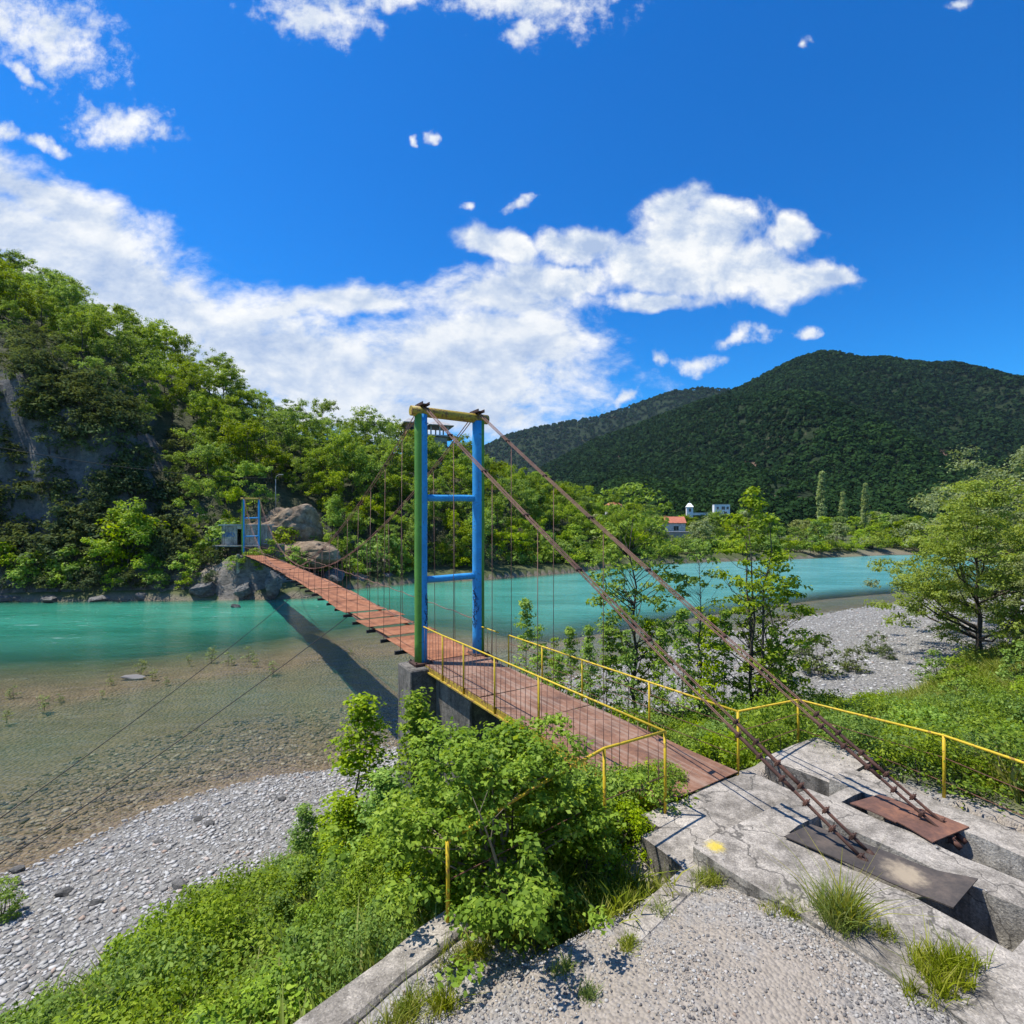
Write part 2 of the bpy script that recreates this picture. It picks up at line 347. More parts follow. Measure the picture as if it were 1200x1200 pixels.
m, g = mat('pebble'); r = g.n('ShaderNodeAttribute', attribute_name='rnd').outputs['Fac']
c = g.ramp(r, [(0, (.17, .16, .15)), (.2, (.27, .255, .235)), (.6, (.38, .37, .345)), (.9, (.47, .46, .44)), (1, (.34, .25, .19))])
PEBBLE = finish(m, g, pbsdf(g, c, .8, None, 0, .3))

# ---------------------------------------------------------------- ground, river bed, hills
NEAR = np.array([(-400, -10), (-120, 0), (-60, 5), (-30, 8.5), (-17, 10.5), (-12, 12), (-11.5, 12.4), (-11, 13.35), (-10.5, 14.5), (-9.65, 15.6), (-8, 16.7), (-6.2, 17.2), (-3, 20), (0, 24),
                 (4.2, 28.3), (8.8, 33), (17.1, 39.5), (26.9, 46), (38.9, 53), (60, 62), (120, 80), (400, 130)], float)
FAR = np.array([(-400, 50), (-120, 54), (-54.7, 54.7), (-28, 56.6), (-23.2, 57.9), (-21.6, 65), (-13.4, 73), (-4.2, 76.6), (9.4, 87), (21.5, 101), (43.3, 113), (58.8, 118), (100, 138), (150, 145), (400, 210)], float)
TOE = np.array([(-60, -12), (-14, .5), (-8.3, 6.6), (-6.3, 9.2), (-4.9, 11.8), (-2.6, 15), (0, 17), (6, 18), (12, 19.5), (17, 21.6), (25, 28), (40, 35), (80, 46), (400, 90)], float)
EDGE = np.array([(-60, -20), (-8, -2.6), (-2.2, 3.0), (-1.41, 3.84), (-.75, 4.75), (1.06, 5.75), (1.7, 6.3), (3.2, 7.7), (4.9, 8.7), (7, 7), (12, 7.5), (18, 10), (40, 16), (80, 24), (400, 60)], float)
def line_dist(P, X, Y):
    d = np.full(X.shape, 1e9)
    for (x0, y0), (x1, y1) in zip(P[:-1], P[1:]):
        L = (x1 - x0) ** 2 + (y1 - y0) ** 2
        t = np.clip(((X - x0) * (x1 - x0) + (Y - y0) * (y1 - y0)) / L, 0, 1)
        d = np.minimum(d, np.hypot(X - x0 - t * (x1 - x0), Y - y0 - t * (y1 - y0)))
    return d
def above(P, X, Y): return Y > np.interp(X, P[:, 0], P[:, 1])
def zones(X, Y):
    """signed distances: dn>0 on the near bank, df>0 on the far bank, dt>0 above the toe of the embankment, de>0 on the terrace"""
    dn = np.where(above(NEAR, X, Y), -1, 1) * line_dist(NEAR, X, Y); df = np.where(above(FAR, X, Y), 1, -1) * line_dist(FAR, X, Y)
    dt = np.where(above(TOE, X, Y), -1, 1) * line_dist(TOE, X, Y); de = np.where(above(EDGE, X, Y), -1, 1) * line_dist(EDGE, X, Y)
    return dn, df, dt, de
def uvof(X, Y): rx, ry = X - T0[0], Y - T0[1]; return rx * Ud[0] + ry * Ud[1], rx * Vd[0] + ry * Vd[1]
def height(X, Y, detail=True):
    X = np.asarray(X, float); Y = np.asarray(Y, float)
    dn, df, dt, de = zones(X, Y)
    q = np.maximum(-dn, 0)                                    # metres out into the river
    ws = np.interp(X, [-12, -4, 3, 12], [19, 13, 7, 6.5])
    depth = np.interp(q / ws, [0, .15, .45, .66, .76, .86, 1.05, 1.4, 2], [0, .16, .36, .30, .07, .16, .42, 1.25, 3.6])
    depth = depth + .05 * fbm(X * .5, Y * .5, oct=3, seed=3) * sstep(0, 3, q)
    depth = np.minimum(depth, np.interp(-df, [0, 1.2, 4], [0, .8, 3]))
    z = WATER - depth
    grav = WATER + np.minimum(.075 * dn, 1.0) + .05 * fbm(X * .8, Y * .8, oct=3, seed=8)
    t = np.clip(dt / np.maximum(dt + np.maximum(-de, 0), .01), 0, 1)
    tz = -3.76 + .04 * fbm(X * .7, Y * .7, oct=3, seed=5) + 2.1 * sstep(2.7, .3, Y) * (de > 0)
    gz = np.minimum(grav, -7.0)
    rise = np.interp(t, [0, .12, .5, .85, .97, 1], [0, .09, .40, .68, .86, 1])
    land = np.where(dt > 0, gz + (tz - gz) * rise + .22 * fbm(X * .6, Y * .6, oct=3, seed=9) * sstep(0, .3, t) * sstep(1, .8, t), grav)
    ug, vg = uvof(X, Y)
    land = land + (.13 + .15 * sstep(9.0, 10.2, ug)) * sstep(8.75, 8.95, ug) * sstep(-5.5, -3.0, vg) * (de > 0)
    # gully beside the raised gravel slab
    land = land - .16 * sstep(-1.2, -1.5, vg) * sstep(-3.9, -3.0, vg) * sstep(8.95, 8.75, ug) * (de > 0)
    inblk = (ug > 9.1) & (ug < 13.2) & (vg > -1.1) & (vg < 2.15)
    inslab = (ug > 8.05) & (ug <= 9.3) & (vg > -1.0) & (vg < 2.7)
    land = np.where(inblk | inslab, np.minimum(land, -5.2), land)
    z = np.where(dn > 0, land, z)
    far = WATER + np.interp(df, [0, .4, 3, 8, 30], [0, .75, 1.5, 1.8, 2.2]) + .25 * fbm(X * .12, Y * .12, oct=3, seed=12) * sstep(0, 4, df)
    z = np.where(df > 0, far, z)
    return z
def axis(segs):
    r = [segs[0][0]]
    for a, b, st_ in segs:
        n = max(1, int(round((b - a) / st_))); r += list(np.linspace(a, b, n + 1)[1:])
    return np.array(r)
def grid(xs, ys):
    X, Y = np.meshgrid(xs, ys); n, mm = X.shape
    i = np.arange(n * mm).reshape(n, mm)
    F = np.stack([i[:-1, :-1], i[:-1, 1:], i[1:, 1:], i[1:, :-1]], -1).reshape(-1, 4)
    return X, Y, F
gx = axis([(-9000, -1500, 1500), (-1500, -300, 200), (-300, -80, 20), (-80, -25, 1.2), (-25, -13, .4), (-13, 16, .17), (16, 34, .4), (34, 90, 1.2), (90, 320, 14), (320, 1500, 180), (1500, 9000, 1500)])
gy = axis([(-300, -20, 40), (-20, 1, 1.5), (1, 24, .17), (24, 50, .4), (50, 125, .9), (125, 320, 12), (320, 1500, 150), (1500, 12000, 1500)])
X, Y, F = grid(gx, gy); Z = height(X, Y)
dn, df, dt, de = zones(X, Y)
a_grav = np.where(dt > 0, sstep(.5, 0, dt + .5 * fbm(X * .9, Y * .9, seed=21)), 1.0) * (df < 0)
a_terr = sstep(-.15, .1, de) * (df < 0)
ugr, vgr = uvof(X, Y)
a_terr = np.where((X > 4) & (vgr > 2.6), a_terr * .15, a_terr)
GZ = dict(zip(('grav', 'terr', 'under'), [('POINT', a.ravel()) for a in (a_grav, a_terr, (sstep(.05, -.15, dn) * (df < 0)))]))
m, g = mat('ground'); p = geoco(g)
ag = g.n('ShaderNodeAttribute', attribute_name='grav').outputs['Fac']; at_ = g.n('ShaderNodeAttribute', attribute_name='terr').outputs['Fac']; au = g.n('ShaderNodeAttribute', attribute_name='under').outputs['Fac']
nz = g.noise(p, .8, 6, .65); nf = g.noise(p, 7, 6, .7)
vr = g.n('ShaderNodeTexVoronoi', {'Vector': p, 'Scale': 7.0}); vs = g.n('ShaderNodeTexVoronoi', {'Vector': p, 'Scale': 15.0})
cellv = g.m('FRACT', g.m('MULTIPLY', g.vm('DOT_PRODUCT', vr.outputs['Color'], (1, 1, 1)), 1.7)); cellw = g.vm('DOT_PRODUCT', vs.outputs['Color'], (.34, .33, .33))
stone = g.ramp(g.m('ADD', g.m('MULTIPLY', cellv, .6), g.m('MULTIPLY', cellw, .4)), [(.1, (.22, .21, .195)), (.4, (.35, .34, .315)), (.7, (.44, .43, .405)), (.95, (.38, .31, .25))])
gaps = g.m('MAXIMUM', g.step(vr.outputs[0], .035, .075), 0.0)
stone = g.mix(g.m('MULTIPLY', g.step(vr.outputs[0], .055, .085), .55), stone, (.13, .12, .105))
stone = g.mix(g.m('MULTIPLY', g.step(nz, .5, .72), .4), stone, (.27, .245, .205))
bed = g.mix(.45, g.mix(1.0, stone, (.80, .66, .48), 'MULTIPLY'), g.ramp(nz, [(.35, (.13, .093, .05)), (.65, (.25, .182, .105))]))
vt = g.n('ShaderNodeTexVoronoi', {'Vector': p, 'Scale': 30.0})
tcell = g.vm('DOT_PRODUCT', vt.outputs['Color'], (.34, .33, .33))
tst = g.ramp(tcell, [(.15, (.20, .19, .18)), (.5, (.37, .355, .335)), (.85, (.52, .505, .48))])
tst = g.mix(g.m('MULTIPLY', g.step(vt.outputs[0], .012, .022), .5), tst, (.2, .18, .155))
sand = g.ramp(g.noise(p, 20, 5, .7), [(.3, (.25, .215, .175)), (.7, (.36, .315, .265))])
terr = g.mix(g.step(g.m('ADD', nz, g.m('MULTIPLY', nf, .25)), .55, .68), tst, sand)
soil = g.ramp(g.m('ADD', g.m('MULTIPLY', nz, .5), g.m('MULTIPLY', nf, .5)), [(.35, (.035, .045, .015)), (.5, (.075, .09, .03)), (.65, (.13, .125, .06))])
c = g.mix(at_, soil, terr); c = g.mix(ag, c, stone); c = g.mix(au, c, bed)
hb = g.m('ADD', g.m('MULTIPLY', g.m('SUBTRACT', 1.0, g.m('MULTIPLY', vr.outputs[0], 8)), ag), g.m('MULTIPLY', g.m('SUBTRACT', 1.0, g.m('MULTIPLY', vt.outputs[0], 30)), g.m('MULTIPLY', at_, .035)))
hb = g.m('ADD', hb, g.m('MULTIPLY', nf, .35))
GROUND = finish(m, g, pbsdf(g, c, .92, g.bump(hb, .6, .05), 0, .25))
tag(link('ground', np_mesh('ground', np.stack([X, Y, Z], -1).reshape(-1, 3), F, GROUND, GZ, True)), kind='structure')

# wooded hill beyond the river, described by its distance and ridge height in each direction
hp = np.array([-700, -400, 0, 120, 240, 300, 380, 480, 570, 640, 700, 790])
h_sh = np.interp(hp, hp, [54, 54, 55, 56, 56.8, 57.6, 66, 74, 79, 88, 98, 112])
h_rg = np.array([150, 140, 112, 110, 107, 108, 110, 115, 122, 132, 142, 155])
h_py = np.array([150, 200, 292, 338, 412, 447, 474, 498, 533, 563, 586, 606])
h_rz = (614 - h_py) / 600 * h_rg - np.array([8, 8, 9, 9, 8.2, 8, 7.5, 7, 7, 6.5, 6, 6])
def hill_z(px, Yy):
    px = np.asarray(px, float); Yy = np.asarray(Yy, float)
    sh = np.interp(px, hp, h_sh); rg = np.interp(px, hp, h_rg); rz = np.interp(px, hp, h_rz)
    t = (Yy - sh) / (rg - sh)
    f1 = np.interp(t, [-.1, 0, .04, .10, .3, .6, .85, 1, 1.5, 2.6, 4], [-.08, 0, .05, .10, .36, .70, .92, 1, .82, .3, -.05])
    f2 = np.interp(t, [-.1, 0, .05, .09, .125, .17, .3, .6, .85, 1, 1.5, 2.6, 4], [-.08, 0, .06, .10, .25, .44, .55, .78, .94, 1, .85, .3, -.05])
    k = sstep(195, 120, px + 12 * np.sin(Yy * .9))
    f = f1 * (1 - k) + f2 * k
    xx = (px - 600) / 600 * Yy
    zb = WATER + .4
    z = zb + (rz - zb) * f + (1.3 * fbm(xx * .09, Yy * .09, oct=4, seed=31) + .5 * fbm(xx * .5, Yy * .5, oct=3, seed=33)) * sstep(0, .12, t)
    pad = sstep(5.5, 2.5, np.hypot(xx + 31.0, Yy - 61.5))      # levelled ground behind the far tower
    cl = k * sstep(.07, .10, t) * sstep(.26, .17, t)
    z = z + cl * (5.0 * np.abs(fbm(xx * .16, z * .16, oct=4, seed=37)) + 1.8 * np.abs(fbm(xx * .8, z * .6, oct=3, seed=39)) - 1.0)
    rocky = sstep(150, 185, px) * sstep(490, 440, px) * sstep(-.02, .015, t) * sstep(.13, .07, t)
    z = z + rocky * (1.9 * np.abs(fbm(xx * .42, Yy * .42, oct=5, seed=41)) - .2)
    z = z * (1 - pad) + (-3.9) * pad
    return z
pxs = np.concatenate([np.linspace(-700, -60, 60), np.linspace(-56, 500, 420), np.linspace(504, 790, 90)]); ts = np.concatenate([np.linspace(-.1, .35, 90), np.linspace(.37, 1.1, 36), np.linspace(1.2, 4, 14)])
PX, TT = np.meshgrid(pxs, ts)
SH = np.interp(PX, hp, h_sh); RG = np.interp(PX, hp, h_rg); YH = SH + TT * (RG - SH)
ZH = hill_z(PX, YH); XH = (PX - 600) / 600 * YH
n_, m_ = PX.shape; i_ = np.arange(n_ * m_).reshape(n_, m_)
FH = np.stack([i_[:-1, :-1], i_[:-1, 1:], i_[1:, 1:], i_[1:, :-1]], -1).reshape(-1, 4)
ROCKY = sstep(140, 185, PX) * sstep(500, 440, PX) * sstep(.15, .08, TT)
m, g = mat('hillside'); p = geoco(g); rky = g.n('ShaderNodeAttribute', attribute_name='rocky').outputs['Fac']
nrm = g.n('ShaderNodeSeparateXYZ', {0: g.n('ShaderNodeNewGeometry').outputs['Normal']}).outputs[2]
n1 = g.noise(p, .22, 7, .68); n2 = g.noise(g.vm('MULTIPLY', p, (1, 1, 1.7)), 1.3, 8, .72, .5); n3 = g.noise(g.vm('MULTIPLY', p, (1, 1, .35)), .9, 6, .7)
rk = g.ramp(g.m('ADD', g.m('MULTIPLY', n3, .4), g.m('ADD', g.m('MULTIPLY', n2, .35), g.m('MULTIPLY', g.noise(p, 4.5, 6, .75), .25))), [(.36, (.05, .05, .052)), (.48, (.10, .10, .10)), (.60, (.18, .175, .17)), (.75, (.27, .255, .235))])
so_ = g.ramp(n2, [(.35, (.03, .036, .014)), (.55, (.065, .072, .03)), (.72, (.11, .10, .06))])
k = g.step(g.m('ADD', nrm, g.m('MULTIPLY', g.m('SUBTRACT', n1, .5), .5)), .74, .60)
eb = g.ramp(g.m('ADD', g.m('MULTIPLY', n2, .6), g.m('MULTIPLY', n1, .4)), [(.36, (.05, .045, .036)), (.46, (.15, .13, .10)), (.55, (.27, .235, .19)), (.68, (.38, .345, .29))])
so_ = g.mix(g.m('MULTIPLY', rky, g.step(g.m('ADD', n1, g.m('MULTIPLY', n2, .3)), .52, .62)), so_, eb)
HILLM = finish(m, g, pbsdf(g, g.mix(k, so_, g.mix(g.m('MULTIPLY', rky, .7), rk, eb)), .95, g.bump(g.m('ADD', n2, g.m('MULTIPLY', n3, .8)), .9, .4)))
tag(link('hill', np_mesh('hill', np.stack([XH, YH, ZH], -1).reshape(-1, 3), FH, HILLM, {'rocky': ('POINT', ROCKY.ravel())}, True)), kind='structure')

# distant forested mountains
m, g = mat('mountain_ground'); p = geoco(g)
n2 = g.noise(p, .05, 8, .7); n1 = g.noise(p, .008, 6, .65)
c = g.ramp(n2, [(.35, (.013, .022, .009)), (.6, (.024, .038, .014))])
c = g.mix(g.step(g.m('ADD', n1, g.m('MULTIPLY', n2, .35)), .80, .86), c, (.16, .10, .075))
MOUNT = finish(m, g, pbsdf(g, c, .95, g.bump(n2, .8, 6), 0, .1))
def mountain(ppx, ppy, Yr, Yb, zb, seed, nx=260, ny=70):
    ppx = np.array(ppx, float); zr = (614 - np.array(ppy, float)) / 600 * Yr
    def fz(px, Yy):
        t = (Yy - Yb) / (Yr - Yb); zz = np.interp(px, ppx, zr)
        f = np.interp(t, [-.2, 0, .25, .6, .9, 1, 1.4, 2], [-.05, 0, .16, .52, .93, 1, .8, .2])
        xx = (px - 600) / 600 * Yy
        rid = np.abs(vnoise(xx / (Yr * .13) + .25 * Yy / Yr * 3, Yy / (Yr * .9), seed=seed))
        rid2 = np.abs(vnoise(xx / (Yr * .05), Yy / (Yr * .25), seed=seed + 3))
        return zb + (zz - zb) * (f + (.30 * (rid - .4) + .10 * (rid2 - .4)) * np.sin(np.clip(t, 0, 1) * math.pi) * .8)
    PX, TT = np.meshgrid(np.linspace(ppx[0], ppx[-1], nx), np.linspace(-.2, 2, ny)); YY = Yb + TT * (Yr - Yb)
    ZZ = fz(PX, YY); V = np.stack([(PX - 600) / 600 * YY, YY, ZZ], -1).reshape(-1, 3); i_ = np.arange(nx * ny).reshape(ny, nx)
    F = np.stack([i_[:-1, :-1], i_[:-1, 1:], i_[1:, 1:], i_[1:, :-1]], -1).reshape(-1, 4)
    tag(link('mountain', np_mesh('mountain', V, F, MOUNT, None, True)), kind='structure')
    return fz
M1 = ([520, 600, 640, 700, 780, 850, 900, 935, 960, 1000, 1040, 1100, 1150, 1200, 1300, 1500, 1900], [606, 575, 548, 516, 492, 465, 440, 424, 417, 421, 421, 432, 441, 448, 455, 500, 560], 1150, 270, -8)
M2 = ([300, 480, 570, 600, 640, 700, 740, 790, 820, 850, 900, 1000, 1200], [560, 530, 522, 508, 499, 489, 476, 459, 455, 457, 455, 460, 470], 2300, 1500, 40)
m1 = mountain(*M1, 51); m2 = mountain(*M2, 71)

# ---------------------------------------------------------------- water
wx = axis([(-400, -80, 20), (-80, -30, 1.5), (-30, 40, .45), (40, 110, 1.5), (110, 400, 20)]); wy = axis([(-14, 8, 2), (8, 50, .45), (50, 150, 1.2), (150, 220, 6)])
X, Y, F = grid(wx, wy); dep = WATER - height(X, Y)
m, g = mat('river_water'); p = geoco(g)
dp = g.m('MAXIMUM', g.n('ShaderNodeAttribute', attribute_name='depth').outputs['Fac'], 0.0)
opac = g.m('SUBTRACT', 1.0, g.m('EXPONENT', g.m('MULTIPLY', g.m('POWER', g.m('MULTIPLY', dp, .62), 1.3), -1.0)))
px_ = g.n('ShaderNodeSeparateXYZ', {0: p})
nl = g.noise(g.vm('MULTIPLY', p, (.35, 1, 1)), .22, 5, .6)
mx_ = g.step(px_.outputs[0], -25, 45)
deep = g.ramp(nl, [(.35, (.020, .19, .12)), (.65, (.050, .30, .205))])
deep = g.mix(mx_, deep, g.ramp(nl, [(.35, (.065, .27, .265)), (.65, (.12, .38, .38))]))  # bluer, paler body colour to the right stands in for reflected sky
wav = g.noise(g.vm('MULTIPLY', p, (.55, 1, 1)), 1.7, 5, .62, .4); wav2 = g.noise(g.vm('MULTIPLY', p, (.6, 1, 1)), 7.5, 3, .6)
wav3 = g.noise(g.vm('MULTIPLY', p, (.35, 1, 1)), .45, 5, .62, .8)
nb = g.bump(g.m('ADD', g.m('ADD', g.m('MULTIPLY', wav, 1.0), g.m('MULTIPLY', wav2, .22)), g.m('MULTIPLY', wav3, 1.6)), g.m('MULTIPLY_ADD', opac, .55, .38), .22)
foam = g.m('MULTIPLY', g.step(g.noise(g.vm('MULTIPLY', p, (.22, 1, 1)), 1.3, 8, .75), .60, .70), g.step(px_.outputs[0], -6, -30))
deep = g.mix(g.m('MULTIPLY', foam, .7), deep, (.55, .66, .64))
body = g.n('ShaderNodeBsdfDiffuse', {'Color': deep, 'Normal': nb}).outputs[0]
clear = g.n('ShaderNodeBsdfTransparent', {'Color': g.mix(g.m('MINIMUM', g.m('MULTIPLY', dp, 1.3), 1.0), (1, 1, 1), (.80, .86, .70))}).outputs[0]
inner = g.n('ShaderNodeMixShader', {0: g.m('MAXIMUM', opac, g.m('MULTIPLY', foam, .5)), 1: clear, 2: body}).outputs[0]
fr = g.n('ShaderNodeFresnel', {'IOR': 1.33, 'Normal': nb}).outputs[0]
gl = g.n('ShaderNodeBsdfGlossy', {'Color': (1, 1, 1, 1), 'Roughness': .06, 'Normal': nb}).outputs[0]
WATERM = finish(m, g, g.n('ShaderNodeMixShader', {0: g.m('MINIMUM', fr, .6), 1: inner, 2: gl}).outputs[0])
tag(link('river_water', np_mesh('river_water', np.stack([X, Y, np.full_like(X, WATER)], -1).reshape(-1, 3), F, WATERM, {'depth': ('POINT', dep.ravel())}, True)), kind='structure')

# ---------------------------------------------------------------- concrete anchorage
from mathutils import Matrix
def W(mb, name, mats, parent=None):
    """build a mesh whose coordinates are world coordinates under a thing's Empty"""
    o = mb.build(name, mats, parent)
    if parent is not None and parent.type == 'EMPTY': o.matrix_parent_inverse = Matrix.Translation(-parent.location)
    return o
rng = np.random.default_rng(5)
def cellblock(name, us, vs, top, bottom, mats, jit=.026, side_mi=0, tag_=None):
    """concrete block on a (u, v) cell grid: top(u, v) gives each cell's surface height"""
    mb = MB(); cache = {}
    def P(i, j, z):
        k = (i, j, round(z, 3))
        if k not in cache:
            q = uvz(us[i], vs[j], z); w = vnoise(np.array([us[i] * 3.1]), np.array([vs[j] * 3.1]), np.array([z]), 4)[0]; w2 = vnoise(np.array([us[i] * 2.7 + 9]), np.array([vs[j] * 2.7]), np.array([z]), 7)[0]
            q[:2] += Ud * w * jit + Vd * w2 * jit; q[2] += jit * .7 * w2 if z > bottom + .01 else 0
            cache[k] = len(mb.v); mb.v.append(tuple(q))
        return cache[k]
    nu, nv = len(us) - 1, len(vs) - 1
    H = [[top((us[i] + us[i + 1]) / 2, (vs[j] + vs[j + 1]) / 2) for j in range(nv)] for i in range(nu)]
    def face(ids, mi): mb.f.append(ids); mb.mi.append(mi); mb.sm.append(False)
    for i in range(nu):
        for j in range(nv):
            z = H[i][j]
            if z is None: continue
            face([P(i, j, z), P(i, j + 1, z), P(i + 1, j + 1, z), P(i + 1, j, z)][::-1], 0)
            for di, dj, a, b in ((-1, 0, (i, j), (i, j + 1)), (1, 0, (i + 1, j + 1), (i + 1, j)), (0, -1, (i + 1, j), (i, j)), (0, 1, (i, j + 1), (i + 1, j + 1))):
                ii, jj = i + di, j + dj
                zn = H[ii][jj] if 0 <= ii < nu and 0 <= jj < nv and H[ii][jj] is not None else bottom
                if zn < z - 1e-4: face([P(*a, z), P(*b, z), P(*b, zn), P(*a, zn)][::-1], side_mi)
    return mb.build(name, mats)
bu = np.unique(np.round(np.concatenate([np.arange(8.85, 13.6, .16), [9.25, 11.1, 11.75, 9.1]]), 3)); bv = np.unique(np.round(np.concatenate([np.arange(-1.3, 2.5, .16), [-.22, .46, .95, 1.47, 2.4, 2.0]]), 3))
def top_b(u_, v_):
    if 9.25 < u_ < 11.1 and -.22 < v_ < .46: return -4.3
    if 9.25 < u_ < 11.75 and .95 < v_ < 1.47: return -4.35
    if u_ < 9.1 and v_ > 1.0 and v_ < 1.5: return -3.85
    if v_ > 2.0: return -3.56
    return -3.45
blk = tag(cellblock('anchor_block', bu, bv, top_b, -5.2, [CONC2, CONC_L], side_mi=1), 'weathered concrete anchor block with two open cable slots', 'anchor block')
su = np.unique(np.round(np.concatenate([np.arange(7.93, 8.848, .15), [8.848]]), 3)); sv = np.unique(np.round(np.concatenate([np.arange(-1.45, 2.9, .16), [1.05, 1.5, 2.9]]), 3))
def top_s(u_, v_):
    if 1.05 < v_ < 1.5: return -4.05
    if v_ > 1.5: return -3.52
    if v_ < -1.2 and u_ < 8.2: return None
    return -3.61
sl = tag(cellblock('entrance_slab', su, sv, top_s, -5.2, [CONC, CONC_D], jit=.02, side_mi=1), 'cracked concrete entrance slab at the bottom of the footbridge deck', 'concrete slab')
def sheet(name, corners, th, mats, curl=None, n=(14, 5), label=None):
    c = [np.array(p, float) for p in corners]; mb = MB(); nu, nv = n; ids = {}
    for s in (0, 1):
        for i in range(nu + 1):
            for j in range(nv + 1):
                a, b = i / nu, j / nv
                q = (c[0] * (1 - a) + c[3] * a) * (1 - b) + (c[1] * (1 - a) + c[2] * a) * b
                q[2] += (curl(a, b) if curl else 0) - s * th
                ids[s, i, j] = len(mb.v); mb.v.append(tuple(q))
    def f(l): mb.f.append(l); mb.mi.append(0); mb.sm.append(False)
    for i in range(nu):
        for j in range(nv):
            f([ids[0, i, j], ids[0, i + 1, j], ids[0, i + 1, j + 1], ids[0, i, j + 1]]); f([ids[1, i, j], ids[1, i, j + 1], ids[1, i + 1, j + 1], ids[1, i + 1, j]])
    for i in range(nu):
        f([ids[0, i, 0], ids[1, i, 0], ids[1, i + 1, 0], ids[0, i + 1, 0]]); f([ids[0, i, nv], ids[0, i + 1, nv], ids[1, i + 1, nv], ids[1, i, nv]])
    for j in range(nv):
        f([ids[0, 0, j], ids[0, 0, j + 1], ids[1, 0, j + 1], ids[1, 0, j]]); f([ids[0, nu, j], ids[1, nu, j], ids[1, nu, j + 1], ids[0, nu, j + 1]])
    return mb.build(name, mats)
zp = -3.425
tag(sheet('steel_cover_plate', [at(919, 981, zp), at(950, 967, zp), at(1146, 1037, zp + .01), at(1117, 1065, zp + .01)], .012, PLATE_D,
          lambda a, b: -.05 * math.sin(math.pi * min(1, a * 1.05)) * math.sin(math.pi * (.15 + .7 * b)) * sstep(.45, .8, np.array(a)) + .05 * max(0, a - .8) * 5 * (b) + .012),
    'dark bowed steel plate with a patch of sand over the left cable slot', 'steel plate', 'plates over the cable slots')
for i, (p0, p1, p2, p3, lab) in enumerate([((996, 942), (1030, 932), (1078, 949), (1050, 965), 'rusty flat steel plate in front of the right cables'), ((1051.5, 965), (1079, 949.5), (1136, 969), (1093, 987), 'rusty steel plate through which the right cables enter their slot')]):
    tag(sheet('steel_cover_plate', [at(*p0, zp), at(*p1, zp), at(*p2, zp), at(*p3, zp)], .012, PLATE_R, lambda a, b: .012 * math.sin(3 * a + i) + .012), lab, 'steel plate', 'plates over the cable slots')

mb = MB()
p0, p1 = np.array((-.52, 4.84)), np.array((-2.7, 2.35)); dv = (p1 - p0) / np.linalg.norm(p1 - p0); nv_ = np.array((dv[1], -dv[0]))
for k in range(9):
    a = p0 + dv * (k / 9 * np.linalg.norm(p1 - p0)); b = p0 + dv * ((k + 1) / 9 * np.linalg.norm(p1 - p0))
    z0, z1 = -3.70 + .01 * math.sin(k * 1.7), -3.70 + .01 * math.sin(k * 1.7 + 1.7); w0, w1 = .16 + .012 * math.sin(k * 2.3), .16 + .012 * math.sin(k * 2.3 + 2.3); ch = .03
    ring = lambda q, z, w: [(*(q + nv_ * w), z - ch), (*(q + nv_ * (w - ch)), z), (*(q - nv_ * (w - ch)), z), (*(q - nv_ * w), z - ch), (*(q - nv_ * w), -5.6), (*(q + nv_ * w), -5.6)]
    fs = [(i, (i + 1) % 6, 6 + (i + 1) % 6, 6 + i) for i in range(6)]
    if k == 0: fs.append((5, 4, 3, 2, 1, 0))
    mb.add(ring(a, z0, w0) + ring(b, z1, w1), fs)
tag(mb.build('retaining_wall', CONC), 'low pale concrete retaining wall top between gravel and brambles', 'wall')
mb = MB(); a = np.array((2.02, 5.62)); b = np.array((.90, 4.58)); d = (a - b) / np.linalg.norm(a - b); nn = np.array((d[1], -d[0])); c_ = (a + b) / 2 + nn * .13
mb.box((c_[0], c_[1], -3.83), (np.linalg.norm(a - b), .26, .42), ((*d, 0), (*nn, 0), (0, 0, 1)), 0, .02)
tag(mb.build('concrete_kerb', CONC), 'broken concrete kerb at the gravel beside the grassy gully', 'kerb')

